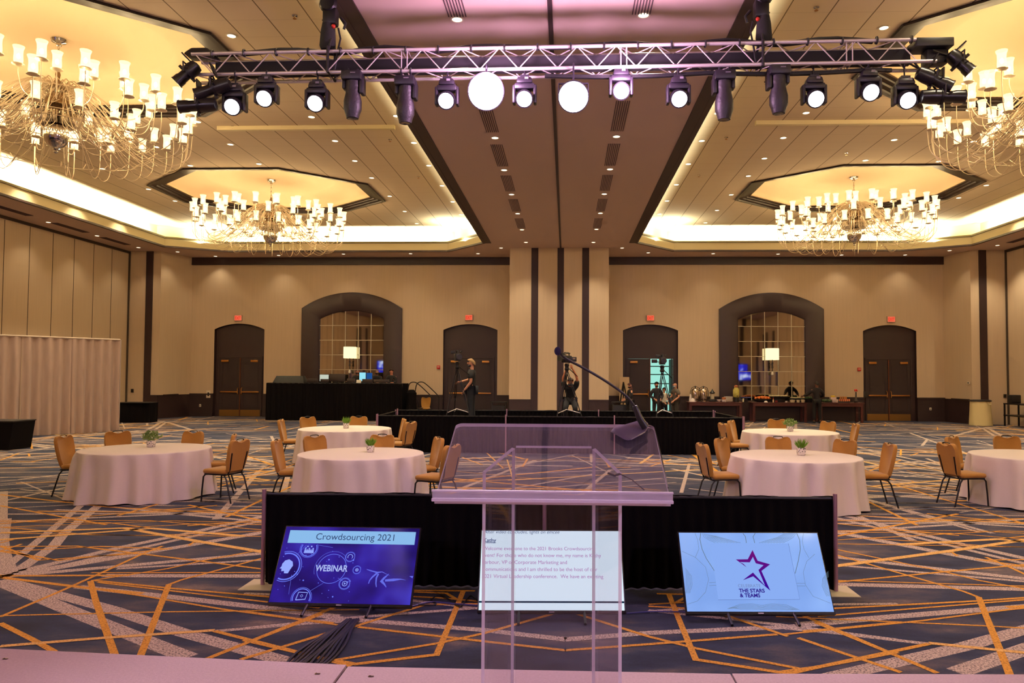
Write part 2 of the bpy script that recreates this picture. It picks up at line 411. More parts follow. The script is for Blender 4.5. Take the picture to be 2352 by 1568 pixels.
def sidewall(name, xw, corner, sgn):
    """corner pier and folding partition of one side; sgn -1 left, +1 right"""
    x0 = WL if sgn < 0 else WR
    xs = corner
    m = MB(); m.poly([(x0, YB, 0), (xs, 32.0, 0), (xs, 32.0, ZC), (x0, YB, ZC)])
    m.poly([(xs, 32.0, 0), (xs + sgn * .35, 32.0, 0), (xs + sgn * .35, 32.0, ZC), (xs, 32.0, ZC)])
    m.poly([(xs + sgn * .65, 32.0, 0), (xw, 32.0, 0), (xw, 32.0, ZC), (xs + sgn * .65, 32.0, ZC)])
    m.poly([(xw, 32.0, 0), (xw, YF, 0), (xw, YF, ZC), (xw, 32.0, ZC)])
    struct(name, m, WALL, 'beige folding partition wall on the %s with tall panels' % ('left' if sgn < 0 else 'right'))
    t = MB(); t.box((xs + sgn * .5, 31.98, ZC / 2), (.3, .06, ZC)); struct('trim_2', t, BROWN, 'dark brown vertical strip at the %s corner pier' % ('left' if sgn < 0 else 'right'))
    s_ = MB()
    y = 31.95
    while y > 4:
        s_.box((xw - sgn * .004, y, ZC / 2 - .06), (.012, .018, ZC - .12)); y -= 1.21
    s_.box((xw - sgn * .03, 31.96, ZC / 2), (.07, .05, ZC)); s_.box((xw - sgn * .02, 18, ZC - .05), (.05, 28, .1))
    struct('trim_3', s_, mat('seam_brown', (70, 56, 44), .8), 'thin dark seams between the partition panels')  # plain dark brown for the joints, edge post and top rail
    wsc = MB()
    wsc.poly([(x0 - sgn * .02, YB, 0), (xs - sgn * .02, 31.98, 0), (xs - sgn * .02, 31.98, 1.03), (x0 - sgn * .02, YB, 1.03)])
    wsc.box(((x0 + xs) / 2 - sgn * .04, (YB + 32) / 2, 1.03), (.05, 1.95, .06), Matrix.Rotation(math.atan2(-(xs - x0), 32.0 - YB), 3, 'Z') if False else None)
    wsc.box((xs + sgn * .17, 31.97, .515), (.36, .05, 1.03))
    struct('trim_4', wsc, BROWN2, 'dark wainscot wrapping the %s corner' % ('left' if sgn < 0 else 'right'))
sidewall('wall_left', XL, -18.0, -1); sidewall('wall_right', XR, 17.2, 1)
# wainscot and cap along the back wall
wn = MB()
for a, b in ((WL, -15.22 - 1.18), (-15.22 + 1.18, -12.26), (-7.58, -5.67), (-3.17, -2.42), (1.79, 2.58), (5.08, 6.93), (11.61, 13.38), (15.74, WR)):
    wn.box(((a + b) / 2, YB - .02, .5), (b - a, .04, 1.0)); wn.box(((a + b) / 2, YB - .03, 1.03), (b - a, .07, .07)); wn.box(((a + b) / 2, YB - .035, .08), (b - a, .07, .16))
    n = max(1, round((b - a) / 1.0))
    for i in range(1, n): wn.box((a + (b - a) * i / n, YB - .045, .55), (.012, .012, .8))
struct('baseboard_back', wn, BROWN2, 'dark brown panelled wainscot along the back wall')
co = MB()
for a, b in ((WL, -2.42), (1.79, WR)):
    co.box(((a + b) / 2, YB - .05, ZC - .17), (b - a, .1, .34)); co.box(((a + b) / 2, YB - .08, ZC - .32), (b - a, .06, .05))
struct('trim_5', co, BROWN, 'dark brown cornice band on top of the back wall')
# projecting centre pier
YP = 31.25
cp = MB(); XA, XB_ = -2.42, 1.79
bnd = [at(v, 700, y=YP).x for v in (1220, 1236, 1280, 1295, 1337, 1353)]
segs = [XA] + bnd + [XB_]
for i in (0, 2, 4, 6):
    a, b = segs[i], segs[i + 1]
    cp.poly([(a, YP, 0), (b, YP, 0), (b, YP, ZC), (a, YP, ZC)])
cp.poly([(XA, YP, 0), (XA, YB, 0), (XA, YB, ZC), (XA, YP, ZC)]); cp.poly([(XB_, YP, 0), (XB_, YB, 0), (XB_, YB, ZC), (XB_, YP, ZC)])
struct('wall_center', cp, WALL, 'beige projecting centre pier between the two halls')
ct = MB()
for i in (1, 3, 5):
    a, b = segs[i], segs[i + 1]; ct.box(((a + b) / 2, YP + .03, ZC / 2), (b - a, .08, ZC))
for a, b in ((XA, segs[1]), (segs[6], XB_)): ct.box(((a + b) / 2, YP - .02, .46), (b - a, .05, .92)); ct.box(((a + b) / 2, YP - .03, .94), (b - a, .07, .05))
struct('trim_6', ct, BROWN, 'dark brown vertical strips on the centre pier')
wf = MB(); wf.poly([(XL, YF, 0), (XR, YF, 0), (XR, YF, ZC), (XL, YF, ZC)]); struct('wall_front', wf, WALL, 'beige wall behind the stage')
# ------------------------------------------------------------------ ceiling
def trayL():
    return [(-17.15, -1.2), (-17.15, 30.7), (-15.0, 32.0), (-5.2, 32.0), (-3.42, 29.95), (-3.42, -.9), (-5.2, -3.0), (-15.0, -3.0)]
def trayR(): return [(2 * XM - x, y) for x, y in trayL()][::-1]
cl = MB(); cl.holes([(XL, YF), (XR, YF), (XR, YB), (XL, YB)], [trayL(), trayR()], lambda x, y: (x, y, ZC))
struct('ceiling', cl, SOFF, 'lower soffit ceiling around the raised trays')
def offset(poly, d):
    """grow a polygon outward by d"""
    n = len(poly); A = sum(poly[i][0] * poly[(i + 1) % n][1] - poly[(i + 1) % n][0] * poly[i][1] for i in range(n)); sg = 1 if A > 0 else -1
    out = []
    for i in range(n):
        p0, p1, p2 = Vector(poly[i - 1]), Vector(poly[i]), Vector(poly[(i + 1) % n])
        d1 = (p1 - p0).normalized(); d2 = (p2 - p1).normalized(); n1 = Vector((d1.y, -d1.x)) * sg; n2 = Vector((d2.y, -d2.x)) * sg
        b = (n1 + n2).normalized(); k = d / max(.2, b.dot(n1)); out.append(tuple(p1 + b * k))
    return out
def ring(p, z): return [(x, y, z) for x, y in p]
OCT = [(-1.5, -3.15), (1.5, -3.15), (3.75, -1.2), (3.75, 1.2), (1.5, 3.15), (-1.5, 3.15), (-3.75, 1.2), (-3.75, -1.2)]
DCEN = [(-10.4, 25.4), (-10.4, 14.5), (-10.4, 3.6), (9.8, 25.4), (9.8, 14.5), (9.8, 3.6)]
tn = 7
def side_name(i): return 'left' if i == 0 else 'right'
for i, tp in enumerate((trayL(), trayR())):
    fa = MB(); fa.loft([ring(tp, ZC), ring(tp, 7.80)]); struct('ceiling_fascia', fa, CREAM, 'cream fascia around the %s raised tray' % side_name(i))
    big = offset(tp, .5)
    sh = MB(); sh.loft([ring(tp, 7.80), ring(offset(tp, .04), 7.80), ring(offset(tp, .04), 7.62), ring(big, 7.62), ring(big, ZU)]); struct('ceiling_cove', sh, CREAM, 'cove recess lighting the %s tray' % side_name(i))
    t1 = MB(); t1.loft([ring(offset(tp, .09), ZC - .002), ring(offset(tp, .09), ZC - .03), ring(offset(tp, -.025), ZC - .03), ring(offset(tp, -.025), ZC + .035), ring(tp, ZC + .04)])
    struct('trim_7', t1, BROWN, 'dark trim under the fascia of the %s tray' % side_name(i))
    t2 = MB(); t2.loft([ring(tp, 7.74), ring(offset(tp, -.05), 7.75), ring(offset(tp, -.05), 7.82), ring(offset(tp, .03), 7.82)])
    struct('trim_8', t2, mat('olive_brown_trim', (96, 82, 46), .5), 'thin dark lip at the cove of the %s tray' % side_name(i))
    cu = MB(); hs = [[(cx + x, cy + y) for x, y in OCT] for cx, cy in DCEN[i * 3:i * 3 + 3]]
    cu.holes(big, hs, lambda x, y: (x, y, ZU)); struct('ceiling_tray', cu, CEILP, 'panelled raised ceiling of the %s tray' % side_name(i))
    bd = MB(); x0, x1 = (-3.42, -3.10) if i == 0 else (2.54, 2.86); bd.box(((x0 + x1) / 2, 14.7, ZC - .012), (x1 - x0, 30.6, .024))
    struct('trim_9', bd, BROWN, 'wide dark band along the inner edge of the %s tray' % side_name(i))
    for d in hs:
        fr = MB(); fr.loft([ring(d, ZU + .0), ring(offset(d, .03), ZU - .03), ring(d, ZU - .05), ring(offset(d, -.10), ZU - .05), ring(offset(d, -.12), ZU - .02), ring(offset(d, -.24), ZU - .015),
            ring(offset(d, -.26), ZU + .02), ring(offset(d, -.37), ZU + .025), ring(offset(d, -.39), ZU + .05), ring(offset(d, -.48), ZU + .055), ring(offset(d, -.48), ZU + .10)])
        struct('trim_10', fr, mat('dome_frame', (36, 23, 18), .34, spec=.35), 'stepped dark moulding round an octagonal ceiling dome')
        dm = MB(); cx = sum(p[0] for p in d) / 8; cy = sum(p[1] for p in d) / 8
        inn = offset(d, -.48); dense = []
        for a, b in zip(inn, inn[1:] + inn[:1]):
            for k in range(5): dense.append((a[0] + (b[0] - a[0]) * k / 5, a[1] + (b[1] - a[1]) * k / 5))
        rings = [ring(dense, ZU + .09)]
        for t, z in ((.0, .16), (.12, .26), (.3, .36), (.55, .43), (1, .46)):
            rr = []
            for (x, y) in dense:
                an = math.atan2((y - cy) / 2.5, (x - cx) / 3.1); e = (cx + 2.2 * math.cos(an), cy + 1.75 * math.sin(an))
                rr.append((x + (e[0] - x) * t, y + (e[1] - y) * t, ZU + z))
            rings.append(rr)
        dm.loft(rings, caps=False); dm.poly(rings[-1]); struct('ceiling_dome', dm, DOME, 'cream octagonal dome above a chandelier', smooth=50)
# ceiling track of the centre partition, ceiling battens
tk = MB(); tk.box((XM + .02, 13.2, ZC - .012), (.07, 36, .024)); struct('trim_11', tk, mat('track_dark', (52, 36, 40), .6), 'dark partition track along the middle of the soffit')
bt = MB(); bt.box((-6.7, 18.5, ZU - .05), (4.6, .12, .1)); bt.box((7.35, 18.4, ZU - .05), (5.3, .12, .1)); struct('trim_12', bt, CREAM, 'cream battens across the tray ceilings')
# cove lamps
for i, tp in enumerate((trayL(), trayR())):
    pp = offset(tp, .27); n = len(pp)
    for j in range(n):
        a, b = Vector(pp[j]), Vector(pp[(j + 1) % n]); L_ = (b - a).length
        if max(a.y, b.y) < 1: continue
        o = area('cove_tube', ((a.x + b.x) / 2, (a.y + b.y) / 2, 7.66), L_ * .96, .10, COVE_W * L_ / 10 * (.22 if abs(a.x - b.x) < .1 and abs(a.x - XM) < 5 else 1), COVEC, None)
        o.rotation_euler = (R(180), 0, -math.atan2((b - a).y, (b - a).x))
# ------------------------------------------------------------------ soffit downlights, vents
def can(px, py, z, label, group):
    p = at(px, py, z=z); r = thing('recessed_downlight', label, 'ceiling light', (p.x, p.y, z), 0, group); return r
can_ring = None
def cans(lst, z, label, group, power=1.0):
    global can_ring
    for (px_, py_) in lst:
        r = can(px_, py_, z, label, group)
        if can_ring is None:
            m = MB(); m.lathe([(.075, -.001), (.10, -.001), (.105, -.008), (.078, -.012), (.075, -.001)], 20, caps=False)
            a = m.build('trim_ring', mat('can_trim', (225, 212, 190), .4), r)
            m = MB(); m.lathe([(.001, -.006), (.078, -.006)], 20, caps=False); b = m.build('lens', LENS, r)
            can_ring = (a, b)
        else:
            for q in can_ring:
                c = q.copy(); C.objects.link(c); c.parent = r
        l = spot('downlight_lamp', (0, 0, -.05), (0, 0, -1), CAN_W * power, WARM, 100, .8, .07, parent=r)
SL = [(1050, 44), (1137, 316), (1158, 390), (1175, 446), (1189, 490), (1199, 527), (1208, 556)]
SR = [(1478, 34), (1416, 313), (1401, 388), (1388, 445), (1379, 489), (1370, 526), (1363, 556)]
cans(SL, ZC, 'round recessed downlight in the centre soffit, left row beside the slot vents', 'downlights in the left row of the centre soffit')
cans(SR, ZC, 'round recessed downlight in the centre soffit, right row beside the slot vents', 'downlights in the right row of the centre soffit')
cans([(1151, 569), (1098, 582), (943, 582), (789, 583), (640, 586), (495, 588), (408, 578)], ZC, 'small recessed downlight above the back wall cornice, left half', 'downlights above the left back wall', .16)
cans([(1429, 569), (1489, 580), (1638, 582), (1787, 583), (1933, 585), (2079, 585), (2181, 575)], ZC, 'small recessed downlight above the back wall cornice, right half', 'downlights above the right back wall', .16)
cans([(318, 568), (223, 541), (111, 510)], ZC, 'recessed downlight in the soffit along the left partition wall', 'downlights along the left partition', .2)
cans([(2291, 563)], ZC, 'recessed downlight in the soffit along the right partition wall', 'downlights along the right partition')
def pxs(xs, ys, z): return [(x, y) for x in xs for y in ys]
def grid(xc_list, lab, grp):
    for X, Ys in xc_list:
        for Y in Ys:
            v = Vector((X, Y, ZU)) - EYE; d = v.dot(FW); a = v.dot(RT) / d * F; b = -v.dot(UP) / d * F
            cans([(CX + a * math.cos(ROL) - b * math.sin(ROL), CY + a * math.sin(ROL) + b * math.cos(ROL))], ZU, lab, grp)
Lc = [(-6.32, (13.45, 17.82, 19.69, 21.57, 23.47, 25.92, 28.37, 30.69)), (-9.33, (18.1, 19.93, 21.83)), (-11.52, (20.12, 21.97)), (-14.45, (12.5, 18, 20.2, 22.25, 24.78, 26.51, 28.6)), (-16.6, (20.2, 22.45, 25, 27.5)), (-4.2, (17.8, 19.9, 22.1, 24.5, 26.8, 29.0))]
grid(Lc, 'recessed downlight between the panels of the left tray ceiling', 'downlights in the left tray ceiling')
# unseen rows added over the stage area to light the hall and mirrors
Lc += [(-6.3, (9.0, 5.0, 1.0)), (-14.4, (8.5, 4.0, .5)), (-10.4, (9.3, 8.2)), (-16.5, (10, 5, .5))]
Rc = [(2 * XM - x, ys) for x, ys in Lc]
grid(Rc, 'recessed downlight between the panels of the right tray ceiling', 'downlights in the right tray ceiling')
vn = 0
def vent(x, y0, y1, lab, grp):
    r = thing('slot_vent', lab, 'air vent', (x, (y0 + y1) / 2, ZC), 0, grp); L_ = y1 - y0
    m = MB()
    for k in range(7): m.box((-.13 + k * .0433, 0, -.006), (.016, L_, .012))
    m.build('slots', mat('vent_slot', (84, 62, 66), .7), r, smooth=None)
for j, (y0, y1) in enumerate([(6.6, 8.1), (9.2, 10.9), (14.4, 16.2), (17.1, 18.9), (19.8, 21.5), (22.5, 24.2), (25.3, 27.0)]):
    vent(-1.66, y0, y1, 'slot air vent in the centre soffit, between the left row of downlights', 'left row of soffit slot vents')
    vent(1.10, y0, y1, 'slot air vent in the centre soffit, between the right row of downlights', 'right row of soffit slot vents')
for y0, y1 in ((21.8, 24.6), (25.8, 27.6), (28.6, 30.3)):
    vent(-18.5, y0, y1, 'dark slot vent in the soffit along the left partition', 'slot vents along the left partition')
vent(17.8, 27.5, 30.2, 'dark slot vent in the soffit near the right partition', 'slot vents along the right partition')
def sprinkler(px_, py_):
    p = at(px_, py_, z=ZU); r = thing('fire_sprinkler', 'tiny fire sprinkler head hanging from the %s tray ceiling' % ('left' if p.x < 0 else 'right'), 'sprinkler', (p.x, p.y, ZU), 0, 'fire sprinklers of the %s tray ceiling' % ('left' if p.x < 0 else 'right'))
    m = MB(); m.lathe([(.05, 0), (.05, -.01), (.015, -.012), (.015, -.05)], 10); m.build('escutcheon', CHROME, r)
    m = MB(); m.lathe([(.035, -.06), (.035, -.065)], 10); m.box((0, .012, -.05), (.006, .006, .03)); m.box((0, -.012, -.05), (.006, .006, .03)); m.build('deflector', BRASS, r)
for p in ((677, 35), (535, 290), (896, 320), (961, 405), (1875, 16), (1760, 187), (2040, 276), (1668, 315), (1944, 351), (1605, 402)): sprinkler(*p)
# ------------------------------------------------------------------ doors in the portals
def text_mesh(s, width=None, height=None, shear=0, bold=0.0, center=True, spacing=1.0):
    """mesh of a line of writing in the xz plane, facing -y"""
    cu = bpy.data.curves.new('t', 'FONT'); cu.body = s; cu.size = 1; cu.shear = shear; cu.offset = bold; cu.space_character = spacing
    o = bpy.data.objects.new('t', cu); C.objects.link(o)
    dg = bpy.context.evaluated_depsgraph_get(); me = bpy.data.meshes.new_from_object(o.evaluated_get(dg))
    bpy.data.objects.remove(o); bpy.data.curves.remove(cu)
    xs = [v.co.x for v in me.vertices]; ys = [v.co.y for v in me.vertices]
    x0, x1, y0, y1 = min(xs), max(xs), min(ys), max(ys)
    sx = width / (x1 - x0) if width else height / (y1 - y0); sy = height / (y1 - y0) if height else sx
    if width and not height: sy = sx
    for v in me.vertices:
        x, y = v.co.x, v.co.y
        v.co = ((x - (x0 + x1) / 2 if center else x - x0) * sx, 0, (y - y0 if False else y) * sy)
    return me
def text(name, s, m, parent, loc, width=None, height=None, rot=None, **k):
    me = text_mesh(s, width, height, **k); me.materials.append(m); me.name = name
    o = bpy.data.objects.new(name, me); C.objects.link(o); o.parent = parent; o.location = loc
    if rot: o.rotation_euler = rot
    return o
def door(i, xc, hw, zt=2.76, open_right=False):
    y = YB + .2
    f = MB(); pl = arch(xc, hw + .01, 4.05, 4.33)
    lw = hw * .84
    # portal board above and beside the leaves
    top = pl[2:]
    f.poly([(xc - lw, y, zt), (xc + lw, y, zt)] + [(xc + hw + .01, y, zt)] + [(a, y, b) for a, b in top] + [(xc - hw - .01, y, zt)])
    f.box((xc - (hw + lw) / 2, y, zt / 2), (hw - lw + .02, .02, zt)); f.box((xc + (hw + lw) / 2, y, zt / 2), (hw - lw + .02, .02, zt))
    f.box((xc, y - .02, zt + .03), (2 * lw + .1, .06, .06)); f.box((xc - lw - .02, y - .02, zt / 2), (.05, .06, zt)); f.box((xc + lw + .02, y - .02, zt / 2), (.05, .06, zt))
    o = struct('door_%d' % i, f, BROWN, 'dark brown arched double door portal in the back wall')
    for sgn in (-1, 1):
        if open_right and sgn > 0:
            m = MB(); m.box((xc + lw - .04, y + .45, zt / 2), (.05, .9, zt - .03)); lf = m.build('door_leaf', BROWN2, o, smooth=None)
            m = MB(); m.box((xc + lw - .08, y + .4, 1.15), (.05, .8, .07)); m.build('panic_bar', BRASS, lf, smooth=None); continue
        x = xc + sgn * lw / 2
        m = MB(); m.box((x, y - .01, zt / 2), (lw - .012, .04, zt - .01))
        for zz_ in ((.42, 1.0), (1.35, 2.45)):
            for (cx, cz, sx, sz) in ((x, zz_[0], lw - .3, .012), (x, zz_[1], lw - .3, .012), (x - lw / 2 + .15, (zz_[0] + zz_[1]) / 2, .012, zz_[1] - zz_[0]), (x + lw / 2 - .15, (zz_[0] + zz_[1]) / 2, .012, zz_[1] - zz_[0])):
                m.box((cx, y - .035, cz), (sx, .012, sz))
        lf = m.build('door_leaf', BROWN2, o, smooth=None)
        m = MB(); m.box((x, y - .09, 1.14), (lw * .84, .05, .06), bev=.008); m.build('panic_bar', BRASS, lf)
        m = MB(); m.box((x, y - .035, .16), (lw * .94, .012, .30)); m.build('kick_plate', mat('kick_brass', (150, 112, 62), .42, .8), lf, smooth=None)
        m = MB(); m.box((x - sgn * -.18 if sgn > 0 else x - .22, y - .07, zt - .16), (.34, .07, .1), bev=.01); m.build('door_closer', BRASS, lf)
        m = MB(); m.tube([(xc + sgn * .09, y - .03, 1.02), (xc + sgn * .09, y - .1, 1.06), (xc + sgn * .09, y - .1, 1.28), (xc + sgn * .09, y - .03, 1.34)], .022, 8); m.build('door_handle', BRASS, lf)
    m = MB(); m.box((xc, y - .05, zt / 2), (.035, .03, zt - .02)); m.build('astragal', mat('bronze', (120, 70, 44), .4, .6), o, smooth=None)
for i, (x, hw) in enumerate(DOORX): door(i + 1, x, hw, 2.74 + .01 * i, open_right=(i == 2))
# the bright lobby behind the open leaf
lb = MB(); lb.poly([(2.2, YB + .45, 0), (9.5, YB + .45, 0), (9.5, 41, 0), (2.2, 41, 0)]); struct('floor_lobby', lb, mat('lobby_floor', (150, 140, 120), .4))
lw_ = MB(); lw_.poly([(2.2, 41, 0), (9.5, 41, 0), (9.5, 41, 4), (2.2, 41, 4)]); struct('window_1', lw_, emis('daylight_window', (160, 232, 214), 1.0), 'pale green daylit lobby window behind the open door')
lm = MB()
for z in (1.55, 2.05, 2.5, 3.3): lm.box((5.8, 40.95, z), (7.3, .06, .05))
for x in (3.4, 4.6, 5.8, 7.0, 8.2): lm.box((x, 40.95, 2), (.06, .06, 4))
struct('window_frame', lm, BROWN)
lc = MB(); lc.poly([(2.2, YB + .45, 4), (9.5, YB + .45, 4), (9.5, 41, 4), (2.2, 41, 4)]); lc.poly([(2.2, YB + .45, 0), (2.2, 41, 0), (2.2, 41, 4), (2.2, YB + .45, 4)]); lc.poly([(9.5, YB + .45, 0), (9.5, 41, 0), (9.5, 41, 4), (9.5, YB + .45, 4)])
struct('wall_lobby', lc, CREAM)
# ------------------------------------------------------------------ mirrored arches
MIRM = mat('mirror_glass', (214, 205, 184), .03, 1)
for k, xc in enumerate(MIRX):
    r = thing('arched_mirror', 'tall arched tiled mirror in a dark frame behind the %s' % ('black control desk' if k == 0 else 'buffet tables'), 'mirror', (xc, YB, 0), 0)
    hi, ho = 1.5, 2.34
    out = arch(0, ho, 5.03, 5.77, 0, 24); inn = arch(0, hi, 4.55, 4.92, .9, 24)
    m = MB()
    O = [(-ho, 0)] + out[2:][::-1] + [(ho, 0)]; I = [(-hi, .9)] + inn[2:][::-1] + [(hi, .9)]
    for ya in (-.12,):
        m.loft([[(x, 0, z) for x, z in O], [(x, -.12, z) for x, z in O], [(x * .97, -.16, z * .992) for x, z in O], [(x * 1.06, -.16, z * 1.01 if z > 1 else z) for x, z in I], [(x, -.12, z) for x, z in I], [(x, -.02, z) for x, z in I]], closed=False)
    m.box((0, -.08, .45), (2 * ho, .14, .9))
    m.build('frame', BROWN, r)
    rnd = random.Random(11 + k); m = MB(); n = 5; cw = 2 * hi / n; rows = [.9, 1.55, 2.2, 2.88, 3.56, 4.24]
    for i in range(n):
        for j in range(len(rows)):
            x0, x1 = -hi + i * cw + .008, -hi + (i + 1) * cw - .008; z0 = rows[j] + .008; z1 = rows[j + 1] - .008 if j < len(rows) - 1 else None
            tx, tz = rnd.gauss(0, .0035), rnd.gauss(0, .0035)
            def yy(x, z): return -.035 + (x - (x0 + x1) / 2) * tx + (z - z0) * tz
            rise = 4.92 - 4.55; rad = (hi * hi + rise * rise) / (2 * rise)
            zt = lambda x: 4.92 - rad + math.sqrt(rad * rad - x * x) - .008
            if z1: m.poly([(x, yy(x, z), z) for x, z in ((x0, z0), (x1, z0), (x1, z1), (x0, z1))])
            else: m.poly([(x0, yy(x0, z0), z0), (x1, yy(x1, z0), z0)] + [(x, yy(x, zt(x)), zt(x)) for x in (x1, x1 * .5 + x0 * .5, x0)])
    m.build('mirror_tiles', MIRM, r, smooth=None, recalc=False)
    m = MB(); m.poly([(x, -.022, z) for x, z in I]); m.build('backing', mat('mirror_back', (96, 84, 70), .7), r, smooth=None)
    m = MB()
    for i in range(1, n): m.box((-hi + i * cw, -.055, (.9 + zt(-hi + i * cw)) / 2), (.024, .014, zt(-hi + i * cw) - .9))
    for z in rows[1:]: m.box((0, -.055, z), (2 * hi, .014, .024))
    m.build('bevel_glints', mat('bevel_glint_cream', (214, 202, 170), .35), r, smooth=None)  # cream colour stands in for bright reflections along the bevels
    # sconce
    s = thing('wall_sconce', 'lit sconce with cream drum shade in the middle of the %s mirror' % ('left' if k == 0 else 'right'), 'wall lamp', (xc - (0.03 if k else 0), YB - .3, 0), 0)
    m = MB(); m.lathe([(.27, 2.72), (.29, 2.72), (.29, 3.24), (.27, 3.24), (.27, 2.72)], 24, caps=False); m.build('lamp_shade', emis('shade_glow', (255, 238, 186), 1.35), s)
    m = MB(); m.tube([(0, 0, 2.8), (0, 0, 2.3), (0, .05, 2.2)], .02, 8); m.tube([(0, 0, 2.55), (0, .26, 2.5)], .015, 8); m.lathe([(.05, 2.35), (.03, 2.5), (.05, 2.6)], 12); m.build('arm', mat('pewter', (90, 84, 80), .3, .8), s)
    m = MB(); m.lathe([(.02, 2.02), (.06, 2.06), (.05, 2.16), (.02, 2.2)], 12); m.build('finial', mat('white_glass', (240, 232, 215), .3), s)
# ------------------------------------------------------------------ exit signs, fire alarms, wall plates
EXR = emis('exit_red', (255, 84, 60), 1.1); EXP = mat('exit_housing', (196, 160, 130), .5)
for i, (px_, py_, w_) in enumerate(((547, 730, 'above the far left door'), (1077, 729, 'above the door left of the pier'), (1494, 730, 'above the door right of the pier'), (2047, 733, 'above the far right door'))):
    p = at(px_, py_, y=YB - .06); r = thing('exit_sign', 'glowing red exit sign on the wall ' + w_, 'exit sign', (p.x, YB, p.z), 0)
    m = MB(); m.box((0, -.04, 0), (.36, .08, .27), bev=.008); m.build('housing', EXP, r)
    m = MB(); m.box((0, -.084, 0), (.32, .006, .23)); m.build('sign_face', emis('exit_face', (255, 120, 84), .85), r, smooth=None)
    text('lettering', 'EXIT', emis('exit_letters', (225, 34, 22), 1.0), r, (0, -.09, -.075), width=.27, height=.15, bold=.02)
for i, (px_, py_, w_) in enumerate(((1007, 843, 'left of the door with the camera operator'), (1974, 848, 'left of the far right door'))):
    p = at(px_, py_, y=YB - .05); r = thing('fire_alarm', 'red and white fire alarm on the wall ' + w_, 'fire alarm', (p.x, YB, p.z), 0)
    m = MB(); m.box((0, -.03, 0), (.15, .06, .15), bev=.01); m.build('body', mat('alarm_red', (190, 40, 24), .5), r)
    m = MB(); m.box((0, -.065, .01), (.10, .02, .03)); m.build('strobe', mat('alarm_white', (235, 215, 200), .3), r, smooth=None)
def plate(px_, py_, X=None, Y=None, s=(.09, .12), col='plate_white', rgb=(228, 214, 190), lab='', nm='wall_plate', cat='outlet'):
    p = at(px_, py_, y=Y) if Y else at(px_, py_, x=X); m = MB(); d = (s[0], .02, s[1]) if Y else (.02, s[0], s[1])
    c = (0, -.012, 0) if Y else ((.012 if X < 0 else -.012), 0, 0)
    m.box(c, d, bev=.004); m.m = 1; m.box((c[0] * 2, c[1] * 2, .0), (d[0] * .4, d[1] * .5 if Y else d[1] * .4, d[2] * .5))
    o = m.build(nm, [mat(col, rgb, .4), BLACKP]); o.location = p; return tag(o, lab, cat)
plate(479, 905, Y=YB - .02, s=(.2, .34), lab='small cream wall telephone beside the far left door', nm='wall_telephone', cat='telephone')
plate(460, 931, Y=YB - .045, lab='white outlet plate low on the wainscot, left of the far left door')
plate(2137, 939, Y=YB - .045, lab='white outlet plate low on the wainscot, right of the far right door')
plate(1988, 906, Y=YB - .001, s=(.18, .3), col='grey_bin', rgb=(20, 18, 18), lab='black dispenser box with a white tag on the wall beside far right door', nm='hand_dispenser', cat='dispenser')
plate(304, 897, Y=31.99, s=(.12, .16), col='plate_black', rgb=(30, 22, 20), lab='small black box on the left corner pier beside the partition', nm='wall_box', cat='switch')
plate(2308, 909, Y=31.99, s=(.12, .16), col='plate_black', lab='small black box on the right corner pier beside the partition', nm='wall_box', cat='switch')
plate(381, 873, X=-17.95, s=(.2, .12), lab='cream thermostat box on the left corner wall', nm='wall_thermostat', cat='thermostat')
plate(2225, 879, X=17.15, s=(.2, .12), lab='cream thermostat box on the right corner wall', nm='wall_thermostat', cat='thermostat')
